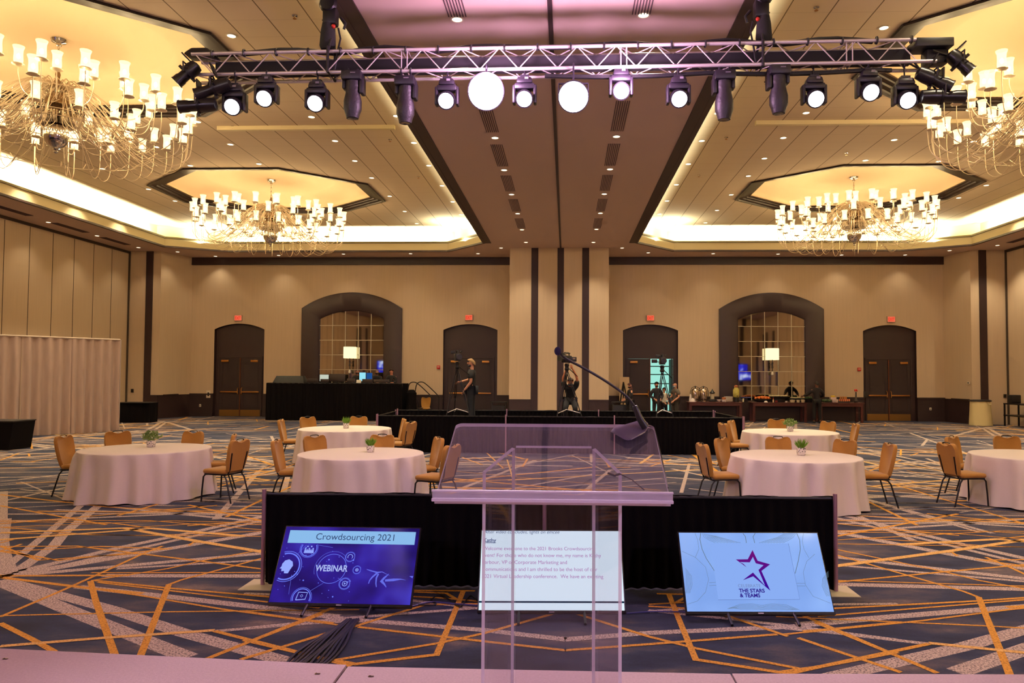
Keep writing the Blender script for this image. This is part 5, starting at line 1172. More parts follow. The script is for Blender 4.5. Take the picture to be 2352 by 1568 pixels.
# coordinates of the slide in zoomed picture units
def SX(x, y):
    t = (y - 362) / (1000 - 362); xl = 232 + (275 - 232) * t; xr = 1372 + (1460 - 1372) * t; return (-W_ / 2 + (x - xl) / (xr - xl) * W_, z0 + h * (1 - t))
m = MB(); card = [SX(490, 450), SX(1130, 452), SX(1190, 905), SX(530, 910)]; flat(m, card, -.005); m.build('card', emis('card_blue', (140, 176, 246), .97), sc, smooth=None, recalc=False)
m = MB(); stroke(m, [card[1], card[2], card[3]], .003, -.0056); m.build('card_edge', emis('card_line', (104, 128, 190), .9), sc, smooth=None, recalc=False)
m = MB(); ln = emis('slide_lines', (104, 124, 140), .9)
def arc(p): stroke(m, smoothpts([tuple(SX(*q)) + (0,) for q in p], 6) if False else [SX(*q) for q in p], .0022, -.0045)
for k in range(9): arc([(425 + k * 12, 365 + k * 3), (440 + k * 16, 400), (480 + k * 22, 425), (530 + k * 26, 448)]); arc([(1200 - k * 12, 365), (1170 - k * 16, 400), (1130 - k * 22, 425), (1080 - k * 24, 448)])
stroke(m, [SX(*q) for q in ((412, 365), (404, 420), (418, 500), (450, 580), (512, 682))], .005, -.0045); stroke(m, [SX(*q) for q in ((1205, 365), (1224, 420), (1225, 500), (1200, 600), (1168, 700))], .005, -.0045)
for x0, s in ((760, 1), (862, -1)): stroke(m, [SX(x0, 365), SX(x0 + 20 * s, 395), SX(x0 + 24 * s if s > 0 else x0 - 8, 448)], .005, -.0045)
for k in range(5):
    arc([(275, 660 + k * 14), (320 - k * 10, 720), (325 - k * 12, 790), (300 - k * 8, 860)]); arc([(1440, 680 + k * 10), (1390 + k * 8, 740), (1380 + k * 10, 800), (1410 + k * 8, 880)])
    arc([(600 + k * 12, 980 - k * 2), (700, 945 + k * 9), (800, 940 + k * 10), (880, 952 + k * 8), (960, 940 + k * 10), (1080, 948 + k * 9), (1180 - k * 12, 985)])
arc([(360, 570), (392, 500), (385, 420), (365, 365)]); arc([(255, 520), (360, 570), (440, 650), (460, 750), (430, 850), (360, 920), (280, 945)]); arc([(1290, 570), (1255, 500), (1245, 430), (1260, 365)]); arc([(1340, 540), (1270, 600), (1235, 690), (1245, 790), (1300, 880), (1440, 935)])
for y in (778, 800): arc([(462, y - 2), (522, y - 6)]); arc([(1172, y), (1245, y)])
m.build('line_pattern', ln, sc, smooth=None, recalc=False)
def grad_purple():
    m = bpy.data.materials.new('star_purple'); m.use_nodes = True; nt = m.node_tree; N, L = nt.nodes, nt.links; N.remove(N['Principled BSDF'])
    tc = N.new('ShaderNodeTexCoord'); s = N.new('ShaderNodeSeparateXYZ'); L.new(tc.outputs['Generated'], s.inputs[0]); r = N.new('ShaderNodeValToRGB'); e = r.color_ramp.elements
    e[0].color = lin((44, 4, 150)) + (1,); e[1].color = lin((112, 18, 116)) + (1,); L.new(s.outputs[2], r.inputs[0]); g = N.new('ShaderNodeEmission'); L.new(r.outputs[0], g.inputs[0]); L.new(g.outputs[0], N['Material Output'].inputs[0]); return m
m = MB(); O = [(773, 650), (690, 586), (788, 585), (831, 508), (868, 597), (968, 626), (895, 680), (955, 838), (822, 724), (742, 755)]
I = [(752, 622), (718, 607), (803, 609), (831, 563), (851, 615), (915, 633), (872, 672), (925, 798), (824, 694), (742, 752)]
# outline star: outer chain and inner chain
Oc = [(776, 652), (690, 587), (788, 585), (831, 508), (868, 597), (968, 626), (894, 680), (956, 838), (824, 724), (742, 754)]
Ic = [(752, 624), (722, 608), (803, 610), (831, 565), (852, 618), (914, 633), (870, 672), (917, 800), (824, 693), (742, 752)]
for i in range(len(Oc) - 1): flat(m, [SX(*Oc[i]), SX(*Oc[i + 1]), SX(*Ic[i + 1]), SX(*Ic[i])], -.0065)
m.build('star_logo', grad_purple(), sc, smooth=None, recalc=False)
p = SX(697, 812); text('logo_line', 'CELEBRATE', emis('logo_grey', (120, 140, 190), .95), sc, (p[0], -.0068, p[1]), width=SX(880, 812)[0] - p[0], center=False)
p = SX(703, 852); text('logo_line', 'THE STARS', emis('logo_navy', (46, 20, 140), .95), sc, (p[0], -.0068, p[1]), width=SX(911, 852)[0] - p[0], center=False, bold=.03)
p = SX(708, 889); text('logo_line', '& TEAMS', emis('logo_navy', (46, 20, 140), .95), sc, (p[0], -.0068, p[1]), width=SX(872, 889)[0] - p[0], center=False, bold=.03)
# ------------------------------------------------------------------ cables on the carpet
rnd = random.Random(9)
CABM = mat('cable_olive', (52, 46, 30), .35)
a, b = at(792, 1412, z=0), at(742, 1530, z=0)
r = thing('cable_run', 'flat run of black and olive cables taped from the left monitor to the stage', 'cable')
e0, e1 = at(640, 1600, z=0), at(800, 1440, z=0)
for k in range(11):
    o = (k - 5) * .028; m = MB(); pts = []
    for i in range(9):
        t = i / 8; p = Vector((-1.72 + t * -.12 + o * (.35 + .65 * min(1, t * 3)), 6.0 - t * 2.0, .012 + .004 * math.sin(k * 2 + i)))
        p.x += .012 * math.sin(i * 1.7 + k); pts.append(p)
    m.tube(smoothpts(pts, 3), .011, 6); m.build('cable', CABM if k % 3 else BLACKP, r)
def cable(pts, rr, mt, lab):
    m = MB(); m.tube(smoothpts([at(*p, z=.012) for p in pts], 5), rr, 6); tag(m.build('power_cable', mt), lab, 'cable')
cable([(945, 1392), (990, 1382), (1040, 1386), (1098, 1390)], .007, mat('cable_blue', (60, 60, 130), .4), 'blue cable on the carpet between the left and middle monitors')
cable([(950, 1388), (1000, 1388), (992, 1376), (1010, 1366), (1035, 1378), (1058, 1392), (1080, 1368), (1100, 1382)], .006, BLACKP, 'black cable looping on the carpet between the left and middle monitors')
cable([(1440, 1408), (1500, 1404), (1578, 1405)], .006, mat('cable_blue', (60, 60, 130), .4), 'blue cable on the carpet between the middle and right monitors')
# ------------------------------------------------------------------ sound booth
bx0, bx1, by = -12.72, -7.05, 31.3
bt_ = thing('sound_booth', 'wide black draped control desk in front of the left mirror', 'control desk')
m = MB(); pleated(m, (bx0 - .15, by), (bx1 + .06, by), .01, 1.60, .02, .22, 70); pleated(m, (bx0 - .15, by), (bx0 - .1, by + 1.1), .01, 1.60, .02, .2, 71); pleated(m, (bx1 + .06, by), (bx1 + .1, by + 1.1), .01, 1.60, .02, .2, 72); m.build('skirt', BLACKF, bt_, smooth=70, recalc=False)
m = MB(); m.box(((bx0 + bx1) / 2, by + .42, 1.595), (bx1 - bx0 + .1, .84, .03)); m.build('desk_top', mat('desk_black', (26, 22, 24), .5), bt_, smooth=None)
m = MB(); m.box(((bx0 + bx1) / 2, by + 1.6, .24), (bx1 - bx0 - .2, 1.0, .48)); tag(m.build('booth_riser', BLACKF, smooth=None), 'low black riser behind the control desk where the technicians stand', 'riser')
m = MB(); m.lathe([(.26, .3), (.2, .9), (.22, 1.2), (.1, 1.34)], 12, Matrix.Translation((bx1 + .42, by + .2, 0))); m.lathe([(.3, .0), (.26, .3)], 12, Matrix.Translation((bx1 + .42, by + .2, 0))); tag(m.build('draped_stand', BLACKF), 'black cloth draped over a stand at the right end of the control desk', 'draped stand')
def bench(px0, px1, py0, py1, name, lab, cat, d=.3, y=31.75, mt=None, taper=None, rot=None, scr=None):
    a, b = at(px0, py1, y=y), at(px1, py0, y=y); z0, z1 = a.z, b.z
    r = thing(name, lab, cat, ((a.x + b.x) / 2, y, z0)); h = z1 - z0
    m = MB(); m.box((0, 0, h / 2), (b.x - a.x, d, h), bev=min(.012, h * .2), taper=taper); m.build('body', mt or BLACKP, r)
    return r, b.x - a.x, h
r, w_, h_ = bench(632, 704, 863, 878.5, 'lighting_console', 'wide black lighting console with a slanted lid at the left of the control desk', 'console', .6, 31.8, mt=mat('console_black', (12, 10, 12), .6), taper=(.84, .5))
m = MB(); m.box((.0, -.2, .03), (w_ * .9, .1, .02)); m.build('fader_strip', mat('fader_grey', (96, 84, 86), .4), r, smooth=None)
def monitor(px0, px1, py0, py1, lab, face=None, y=31.7):
    a, b = at(px0, py1, y=y), at(px1, py0, y=y); base = 1.612; z0 = max(a.z, base + .02)
    r = thing('computer_monitor', lab, 'monitor', ((a.x + b.x) / 2, y, base)); h = b.z - base
    m = MB(); m.box((0, 0, h * .56), (b.x - a.x, .04, h * .84), bev=.006); m.build('housing', mat('monitor_back', (52, 40, 38), .5), r)
    m = MB(); m.box((0, .05, h * .25), (.06, .03, h * .5)); m.box((0, .04, .008), (.22, .16, .016)); m.build('stand', BLACKP, r)
    if face: m = MB(); m.box((0, -.022, h * .56), (b.x - a.x - .03, .004, h * .84 - .03)); m.build('screen', face, r, smooth=None)
    return r
monitor(757, 793, 858, 879, 'large dark monitor seen from behind in the middle of the control desk')
monitor(706, 729, 869, 880, 'small dark monitor beside the slanted console lid')
monitor(736, 755, 870, 880, 'low dark monitor left of the large monitor on the control desk')
monitor(797, 816, 869, 880, 'low dark monitor between the large monitor and the bald technician')
monitor(832, 856, 870, 880, 'dark monitor right of the white paper on the control desk')
monitor(858, 894, 871, 880, 'wide low dark screen at the right end of the control desk')
monitor(825, 841, 854, 868, 'small lit cyan monitor behind the technicians at the control desk', emis('cyan_screen', (150, 226, 244), 1.0), y=32.2)
monitor(841, 856, 855, 867, 'small lit dark blue monitor beside the cyan one on the control desk', emis('navy_screen', (30, 76, 140), 1.0), y=32.2)
monitor(734, 756, 859, 869, 'pale lit screen at the left of the mirror above the desk', emis('pale_screen', (206, 214, 196), .9), y=32.3)
p = at(824, 880, y=31.5); m = MB(); m.box((0, 0, .07), (.2, .02, .14), Matrix.Rotation(R(-15), 3, 'X')); o = m.build('paper_sheet', mat('paper', (240, 236, 220), .7), smooth=None); o.location = (p.x, 31.5, 1.612); tag(o, 'white sheet of paper propped on the control desk', 'paper')
# ------------------------------------------------------------------ portable steps, rails, small furniture at the back
p0 = at(943, 940, y=32.3); r = thing('portable_steps', 'black portable stage steps with two looped handrails right of the control desk', 'steps', (p0.x, 32.2, 0))
for dy, s in ((-.4, 0), (.35, 1)):
    X0 = .18 * s
    m = MB(); m.tube(smoothpts([(X0 + .12, dy, .0), (X0 + .1, dy, .75), (X0 - .02, dy, 1.0), (X0 - .02, dy, 1.35), (X0 + .06, dy, 1.6), (X0 + .25, dy, 1.66), (X0 + .45, dy, 1.56), (X0 + .85, dy, 1.2), (X0 + 1.0, dy, 1.02), (X0 + 1.02, dy, .8), (X0 + 1.02, dy, .0)], 4), .022, 8); m.build('handrail', BLACKM, r)
m = MB()
for k in range(3): m.box((.35 + .28 * k, 0, .5 - .18 * k), (.28, .78, .04))
m.box((.1, 0, .34), (.3, .78, .6)); m.build('treads', BLACKM, r, smooth=None)
def small_table(px0, px1, py, y, lab, depth=.5, mt=BLACKP, top=None):
    a, b = at(px0, py, y=y), at(px1, py, y=y); r = thing('side_table', lab, 'table', ((a.x + b.x) / 2, y, 0)); w_ = b.x - a.x
    m = MB(); m.box((0, 0, a.z - .02), (w_, depth, .04), bev=.008); m.build('tabletop', top or mt, r)
    for sx in (-1, 1):
        for sy in (-1, 1): m = MB(); m.box((sx * (w_ / 2 - .05), sy * (depth / 2 - .05), (a.z - .04) / 2), (.04, .04, a.z - .04)); m.build('leg', mt, r, smooth=None)
    return r, a.z, w_
r, tz, tw = small_table(1128, 1165, 922, 32.6, 'small black side table by the door left of the pier')
m = MB(); m.box((0, 0, tz * .45), (tw * .75, .4, tz * .7)); m.build('cabinet', BLACKP, r, smooth=None)
p = at(1162, 938, y=32.1); m = MB(); m.lathe([(.05, 0), (.07, .1), (.07, .28), (.03, .34)], 12); o = m.build('beige_jug', mat('jug_beige', (210, 184, 140), .5)); o.location = (p.x, 32.1, 0); tag(o, 'small beige jug on the floor beside the black side table', 'jug')
o.location.z = .0
p = at(936, 928, y=32.6); m = MB(); m.box((0, 0, .42), (.3, .3, .84), bev=.02); m.box((0, 0, .88), (.26, .26, .08)); o = m.build('water_container', mat('clear_grey', (130, 118, 112), .25)); o.location = (p.x, 32.75, 0); tag(o, 'grey translucent container on the floor right of the control desk', 'container')
r, tz, tw = small_table(1405, 1443, 922, 31.6, 'black equipment case table below the easel')
m = MB(); m.box((0, 0, tz * .45), (tw * .9, .46, tz * .8), bev=.02); m.build('case', BLACKP, r)
a = at(1432, 877, y=32.9); r = thing('display_easel', 'black folding easel beside the door right of the pier', 'easel', (a.x, 32.9, 0))
m = MB(); m.tube([(-.28, -.1, 0), (0, 0, a.z)], .03, 8); m.build('leg', BLACKM, r); m = MB(); m.tube([(.34, -.1, 0), (0, 0, a.z)], .03, 8); m.build('leg', BLACKM, r); m = MB(); m.tube([(.02, .45, 0), (0, 0, a.z - .02)], .025, 8); m.build('leg', BLACKM, r)
m = MB(); m.box((0, -.09, .85), (.5, .05, .04)); m.build('ledge', BLACKM, r, smooth=None)
m = MB(); a, b = at(1423, 905, y=33.3), at(1446, 866, y=33.3); m.box((0, 0, b.z / 2), (b.x - a.x, .02, b.z), Matrix.Rotation(R(-4), 3, 'X')); o = m.build('foam_board', mat('board_cream', (206, 178, 138), .8), smooth=None); o.location = ((a.x + b.x) / 2, 33.4, 0.01); tag(o, 'blank cream foam board leaning behind the easel', 'board')
# ------------------------------------------------------------------ left side boxes
r = thing('draped_table', 'low black draped table beside the end of the taupe curtain', 'table', (-17.2, 29.35, 0))
m = MB(); pleated(m, (-.72, -.35), (.48, -.25), .01, .80, .012, .3, 80); pleated(m, (.48, -.25), (.5, .35), .01, .80, .012, .3, 81); m.build('skirt', BLACKF, r, smooth=70, recalc=False)
m = MB(); m.box((-.12, .0, .805), (1.24, .74, .03), bev=.006); m.build('tabletop', BLACKP, r)
r = thing('draped_box', 'black draped box cut by the left edge of the photo', 'box', (-14.85, 18.9, 0))
m = MB(); m.loft([[(-.9, -.4, .01), (.56, -.4, .01), (.56, .4, .01), (-.9, .4, .01)], [(-.9, -.4, .72), (.66, -.4, .72), (.66, .4, .72), (-.9, .4, .72)]], caps=True); m.build('body', BLACKF, r, smooth=None)
m = MB(); m.box((-.12, 0, .735), (1.58, .84, .03)); m.build('lid', BLACKP, r, smooth=None)
# ------------------------------------------------------------------ right side: bin and service cart
p = at(2262, 978, z=0); r = thing('covered_bin', 'round bin in a cream cloth cover with a black lid, by the right corner', 'bin', (p.x, p.y + .3, 0))
m = MB(); n = 60; rings = []
for z, q in ((.01, .43), (.3, .41), (.7, .385), (1.0, .375)): rings.append([((q + .008 * math.sin(9 * t + z * 4)) * math.cos(t), (q + .008 * math.sin(9 * t + z * 4)) * math.sin(t), z) for t in [2 * PI * j / n for j in range(n)]])
m.loft(rings); m.build('cloth_cover', mat('bin_linen', (222, 204, 150), .85), r)
m = MB(); m.lathe([(.01, 1.07), (.36, 1.06), (.41, 1.04), (.41, 1.0), (.37, .99)], 36); m.build('lid', BLACKP, r)
m = MB(); m.poly([(.05, -.385, .99), (.3, -.26, .99), (.28, -.3, .86), (.14, -.375, .86)]); m.build('folded_flap', mat('bin_flap', (240, 226, 176), .85), r, smooth=None)
r = thing('service_table', 'black metal shelf table at the right edge against the partition', 'table', (18.15, 29.6, 0))
for nm, z in (('tabletop', .92), ('lower_shelf', .45)): m = MB(); m.box((0, 0, z), (.62, 2.6, .05), bev=.006); m.build(nm, BLACKM, r)
for x in (-.28, .28):
    for y in (-1.26, 1.26): m = MB(); m.box((x, y, .46), (.05, .05, .9)); m.build('leg', BLACKM, r, smooth=None)
m = MB(); m.box((0, 0, .17), (.38, .3, .34), bev=.03); o = m.build('black_case', BLACKP); o.location = (18.05, 30.5, .946); tag(o, 'black case standing on the shelf table at the right edge', 'case')
m = MB(); m.lathe([(.07, 0), (.08, .05), (.08, .22), (.05, .27)], 14); o = m.build('orange_jar', mat('jar_orange', (214, 110, 40), .4)); o.location = (18.05, 29.7, .946); tag(o, 'orange jar on the shelf table at the right edge', 'jar')
# ------------------------------------------------------------------ buffet
WOOD = mat('mahogany', (74, 28, 26), .4, noise=(4, .3, (1, 8, 8)))
def buffet(px0, px1, lab):
    y = 32.75; a, b = at(px0, 923, y=y - .35), at(px1, 923, y=y - .35); w_ = b.x - a.x; r = thing('buffet_table', lab, 'table', ((a.x + b.x) / 2, y, 0)); z = .86
    m = MB(); m.box((0, 0, z - .02), (w_, .72, .04), bev=.008); m.box((0, -.33, z - .1), (w_ - .1, .03, .13)); m.build('tabletop', WOOD, r)
    m = MB(); m.box((0, .28, z * .45), (w_ - .3, .03, z * .75)); m.build('modesty_panel', BROWN2, r, smooth=None)
    for sx in (-1, 1):
        for sy in (-1, 1): m = MB(); m.box((sx * (w_ / 2 - .1), sy * .28, (z - .04) / 2), (.11, .08, z - .04)); m.build('leg', WOOD, r, smooth=None)
    return z
for a, b, l in ((1581, 1707, 'dark wooden buffet table with coffee urns, leftmost of the three'), (1727, 1856, 'dark wooden buffet table in front of the right mirror, middle of the three'), (1881, 1986, 'dark wooden buffet table with bread and flowers, rightmost of the three')): BZ = buffet(a, b, l)
def item(px_, name, lab, cat, parts, y=32.6):
    p = at(px_, 905, y=y); r = thing(name, lab, cat, (p.x, y, BZ))
    for nm, mt, fn in parts:
        m = MB(); fn(m); m.build(nm, mt, r)
    return r
STEEL = mat('urn_steel', (205, 188, 170), .22, 1)
for px_, w_ in ((1597, 'left'), (1616, 'right')):
    item(px_, 'coffee_urn', 'tall polished coffee urn, %s one of the pair on the buffet' % w_, 'urn', [
        ('body', STEEL, lambda m: m.lathe([(.12, 0), (.12, .04), (.08, .08), (.15, .14), (.17, .3), (.165, .48), (.12, .56), (.03, .6)], 24)), ('lid_handle', BLACKP, lambda m: (m.lathe([(.02, .6), (.03, .64), (.01, .67)], 12), m.tube([(-.19, 0, .2), (-.22, 0, .4), (-.16, 0, .6), (0, 0, .68), (.16, 0, .6), (.22, 0, .4), (.19, 0, .2)], .014, 8))),
        ('spigot', BLACKP, lambda m: (m.tube([(0, -.16, .14), (0, -.24, .14), (0, -.24, .08)], .015, 8), m.box((0, -.172, .34), (.025, .02, .2))))])
item(1636, 'lantern_dispenser', 'black topped lantern shaped drink dispenser right of the urns', 'dispenser', [('base', BLACKP, lambda m: m.box((0, 0, .06), (.26, .26, .12), bev=.02)), ('glass_body', mat('dispenser_glass', (190, 176, 150), .2), lambda m: m.lathe([(.09, .12), (.09, .36)], 16)), ('lid', BLACKP, lambda m: m.lathe([(.11, .36), (.12, .4), (.05, .48), (.02, .54), (.005, .57)], 16))])
item(1586, 'folded_napkin', 'white folded napkin standing at the left end of the buffet', 'napkin', [('cloth', WHITEC, lambda m: m.lathe([(.07, 0), (.06, .12), (.03, .3), (.01, .36)], 10, Matrix.Diagonal((1, .6, 1, 1))))])
item(1591, 'napkin_pile', 'crumpled white napkin lying beside the left urn', 'napkin', [('cloth', WHITEC, lambda m: m.lathe([(.12, 0), (.1, .08), (.05, .14), (.01, .16)], 10, Matrix.Diagonal((1.1, .7, 1, 1))))], 32.5)
item(1651, 'white_bowl', 'small white bowl right of the lantern dispenser', 'bowl', [('bowl', WHITEC, lambda m: m.lathe([(.04, 0), (.09, .06), (.1, .1), (.09, .1), (.05, .05)], 16))])
item(1663, 'bread_basket', 'basket of brown bread on the left buffet table', 'basket', [('basket', WHITEC, lambda m: m.lathe([(.09, 0), (.12, .08), (.12, .1)], 16)), ('bread', mat('bread_brown', (176, 104, 60), .7), lambda m: [m.ball((x, y, .15), .055, 8) for x, y in ((-.05, 0), (.05, .02), (0, -.04), (.02, .06))])])
item(1673, 'glass_rack', 'low clear rack of glasses on the left buffet table', 'rack', [('rack', mat('rack_glass', (176, 164, 150), .2), lambda m: m.box((0, 0, .1), (.32, .24, .2), bev=.02)), ('rim', WHITEC, lambda m: m.box((0, 0, .215), (.34, .26, .02)))], 32.7)
item(1691, 'lemon_water_jar', 'glass jar of lemon water with a wooden lid and black base', 'drink dispenser', [('base', BLACKP, lambda m: m.lathe([(.11, 0), (.11, .2)], 20)), ('jar', mat('lemon_water', (196, 184, 92), .12, noise=(14, .4)), lambda m: m.lathe([(.10, .2), (.14, .25), (.14, .52), (.09, .6), (.08, .64)], 24)), ('lid', mat('lid_wood', (170, 100, 60), .6), lambda m: m.lathe([(.09, .64), (.09, .7), (.02, .74)], 20)), ('spigot', BLACKP, lambda m: m.tube([(0, -.13, .28), (0, -.2, .28), (0, -.2, .22)], .014, 8))])
item(1707, 'white_candle', 'small white cup at the right end of the left buffet table', 'cup', [('cup', mat('cup_glow', (244, 232, 190), .5), lambda m: m.lathe([(.035, 0), (.04, .16)], 12))])
item(1713, 'blue_tray', 'flat tray with bluish rim between the two buffet tables', 'tray', [('tray', mat('tray_blue', (90, 96, 170), .3), lambda m: m.box((0, 0, .2), (.4, .3, .02))), ('stand', BLACKM, lambda m: m.box((0, 0, .095), (.12, .12, .19)))], 32.7)
item(1752, 'fruit_platter', 'black platter heaped with orange snacks on the middle buffet table', 'platter', [('platter', BLACKP, lambda m: m.lathe([(.25, 0), (.46, .1), (.48, .13), (.44, .13)], 28, Matrix.Diagonal((1, .55, 1, 1)))), ('snacks', mat('snack_orange', (222, 122, 52), .6, noise=(18, .3)), lambda m: [m.ball((.36 * math.cos(a * 2.4) * (a / 26) ** .5, .2 * math.sin(a * 2.4) * (a / 26) ** .5, .16 + .06 * (1 - a / 26)), .055, 7) for a in range(26)])], 32.65)
item(1786, 'cookie_platter', 'large raised dark platter with pale pastries, highest on the buffet', 'platter', [('stand', BLACKP, lambda m: m.lathe([(.3, 0), (.34, .16), (.44, .2), (.46, .24)], 28, Matrix.Diagonal((1, .6, 1, 1)))), ('pastries', mat('pastry_pale', (232, 218, 170), .7), lambda m: [m.ball((.38 * math.cos(a * 2.4) * (a / 22) ** .5, .2 * math.sin(a * 2.4) * (a / 22) ** .5, .27), .05, 7, (1.3, 1, .6)) for a in range(22)])], 32.75)
item(1759, 'small_plate', 'small upturned white plate in front of the orange snacks', 'plate', [('plate', WHITEC, lambda m: m.lathe([(.09, 0), (.05, .06), (.01, .07)], 14))], 32.35)
item(1776, 'ketchup_bottle', 'small bottle with a red top before the raised platter', 'bottle', [('bottle', mat('bottle_cream', (220, 190, 150), .5), lambda m: m.lathe([(.03, 0), (.03, .1), (.015, .13)], 10)), ('cap', mat('cap_red', (190, 50, 24), .5), lambda m: m.lathe([(.015, .13), (.012, .2)], 8))], 32.38)
item(1783, 'red_cup', 'small red cup before the raised platter', 'cup', [('cup', mat('cup_red', (130, 40, 34), .5), lambda m: m.lathe([(.05, 0), (.06, .09)], 12))], 32.38)
item(1806, 'white_cup', 'tiny white cup right of the red cup on the buffet', 'cup', [('cup', WHITEC, lambda m: m.lathe([(.04, 0), (.05, .06)], 12))], 32.38)
for px_, w_, q in ((1820, 'widest', .12), (1833, 'middle', .08), (1844, 'rightmost', .09)):
    item(px_, 'serving_bowl', 'cream serving bowl on the middle buffet table, %s of three' % w_, 'bowl', [('bowl', mat('bowl_cream', (214, 196, 160), .5), lambda m, q=q: m.lathe([(q * .7, 0), (q, .11), (q * .95, .11), (q * .6, .03)], 18))], 32.4)
item(1830, 'salad_tray', 'long dark tray of sandwiches in front of the mirror', 'tray', [('tray', BLACKP, lambda m: m.box((0, 0, .15), (.6, .3, .05), bev=.01)), ('stand', BLACKM, lambda m: m.box((0, 0, .06), (.3, .2, .12))), ('sandwiches', mat('sandwich', (206, 190, 140), .7, noise=(20, .3)), lambda m: [m.box((-.22 + .11 * k, .0, .2), (.09, .18, .05), bev=.012) for k in range(5)])], 32.8)
item(1858, 'greens_bowl', 'dark bowl of green salad where the man in black reaches', 'bowl', [('bowl', BLACKP, lambda m: m.lathe([(.15, 0), (.22, .16), (.2, .16)], 20)), ('salad', mat('salad_green', (48, 70, 36), .7, noise=(20, .5)), lambda m: [m.ball((.12 * math.cos(a * 2.4) * (a / 12) ** .5, .12 * math.sin(a * 2.4) * (a / 12) ** .5, .19), .06, 7) for a in range(12)])], 32.7)
item(1898, 'herb_bunch', 'dark green herbs at the left end of the right buffet table', 'herbs', [('leaves', mat('herb_green', (60, 74, 40), .7, noise=(20, .5)), lambda m: [m.ball((.16 * math.cos(a * 2.4) * (a / 14) ** .5, .1 * math.sin(a * 2.4) * (a / 14) ** .5, .08), .07, 7) for a in range(14)])], 32.6)
item(1915, 'lemon_bowl', 'white square bowl heaped with yellow lemons', 'bowl', [('bowl', mat('bowl_white', (214, 190, 180), .4), lambda m: (m.box((.03, 0, .07), (.22, .2, .14), bev=.01, taper=(1.2, 1.2)), m.box((0, .1, .16), (.22, .16, .14), bev=.01, taper=(1.15, 1.15)))), ('lemons', mat('lemon_yellow', (226, 190, 50), .5), lambda m: [m.ball((-.06 + .055 * (k % 3), .06 + .05 * (k // 3), .26), .045, 8) for k in range(6)])], 32.6)
item(1938, 'tumbler_tray', 'tray of orange tinted glasses on the right buffet table', 'tray', [('tray', BLACKP, lambda m: m.box((0, 0, .03), (.5, .3, .06), bev=.01)), ('tumblers', mat('tumbler_orange', (236, 140, 90), .3), lambda m: [m.lathe([(.03, .06), (.035, .16)], 10, Matrix.Translation((-.2 + .08 * k, -.08, 0))) for k in range(6)]), ('upper_tumblers', mat('tumbler_amber', (206, 140, 70), .3), lambda m: [m.lathe([(.03, .16), (.035, .26)], 10, Matrix.Translation((-.12 + .08 * k, .06, 0))) for k in range(4)])], 32.6)
item(1966, 'flower_vase', 'slim dark vase with a red flower at the right end of the buffet', 'vase', [('vase', mat('vase_dark', (70, 56, 50), .3), lambda m: m.lathe([(.07, 0), (.09, .08), (.04, .16), (.03, .42), (.04, .46)], 16)), ('flower', mat('flower_red', (206, 60, 52), .6), lambda m: [m.ball((.04 * math.cos(a), .04 * math.sin(a), .52 + .03 * (a % 2)), .04, 8) for a in range(6)])], 32.6)
# ------------------------------------------------------------------ cameras on tripods
def tripod(px_, pyhead, y, lab, spread=.42, z0=.6, mid=None, feet=None):
    a = at(px_, pyhead, y=y); r = thing('camera_tripod', lab, 'tripod', (a.x, y, z0)); h = a.z - z0
    for k in range(3):
        an = R(90 + 120 * k + 20); fx, fy = spread * math.cos(an), spread * math.sin(an); m = MB()
        for o in (-.02, .02): m.tube([(o, 0, h - .05), (fx * .55 + o, fy * .55, h * .45)], .012, 6)
        m.tube([(fx * .5, fy * .5, h * .5), (fx, fy, .0)], .015, 6); m.box((fx * .55, fy * .55, h * .44), (.06, .05, .06)); m.build('leg', BLACKM, r)
    m = MB(); an = [R(90 + 120 * k + 20) for k in range(3)]
    for k in range(3): m.tube([(0, 0, h * .28), (spread * .78 * math.cos(an[k]), spread * .78 * math.sin(an[k]), h * .22)], .01, 6)
    m.build('spreader', ALU, r)
    m = MB(); m.lathe([(.05, h - .06), (.07, h - .02), (.05, h + .04), (.07, h + .1), (.05, h + .14)], 14); m.tube([(0, 0, h + .05), (.3, .25, h - .22)], .012, 6); m.build('fluid_head', BLACKM, r); return Vector((a.x, y, a.z + .14))
def camera_rig(p, rz, lab, extra=None):
    r = thing('video_camera', lab, 'camera', p, rz)
    m = MB(); m.box((0, .0, .12), (.14, .36, .2), bev=.02); m.box((0, .22, .12), (.1, .1, .14), bev=.01); m.build('body', BLACKP, r)
    m = MB(); m.lathe([(.05, 0), (.055, .16), (.075, .18), (.075, .26), (.06, .26)], 18, Matrix.Translation((0, -.16, .12)) @ Matrix.Rotation(R(90), 4, 'X')); m.build('lens', BLACKP, r)
    m = MB(); m.tube([(0, -.16, .22), (0, -.14, .3), (0, .1, .3), (0, .14, .22)], .016, 8); m.build('handle', BLACKP, r)
    m = MB(); m.box((-.13, -.06, .26), (.12, .05, .08), bev=.01); m.tube([(-.02, 0, .24), (-.12, -.04, .26)], .012, 6); m.build('viewfinder', BLACKP, r)
    m = MB(); m.lathe([(.018, -.1), (.018, .14)], 10, Matrix.Translation((.09, -.1, .28)) @ Matrix.Rotation(R(90), 4, 'X')); m.build('shotgun_mic', BLACKP, r)
    return r
q = tripod(1050, 842, 20.4, 'black tripod of the left camera in front of the door', .45)
camera_rig(q, .3, 'black video camera on the left tripod, beside the standing operator')
q2 = tripod(1302, 846, 20.6, 'tripod with pale spreader behind the lectern microphone', .5)
camera_rig(q2, -.5, 'black video camera on the middle tripod behind the microphone head')
a = at(1316, 825, y=20.4); m = MB(); m.box((0, 0, 0), (.2, .03, .13), bev=.01); m.m = 1; m.box((.03, -.018, .02), (.07, .004, .04)); o = m.build('field_monitor', [BLACKP, mat('monitor_reflex', (150, 120, 90), .3)]); o.location = a; tag(o, 'small black field monitor mounted right of the middle camera', 'monitor')
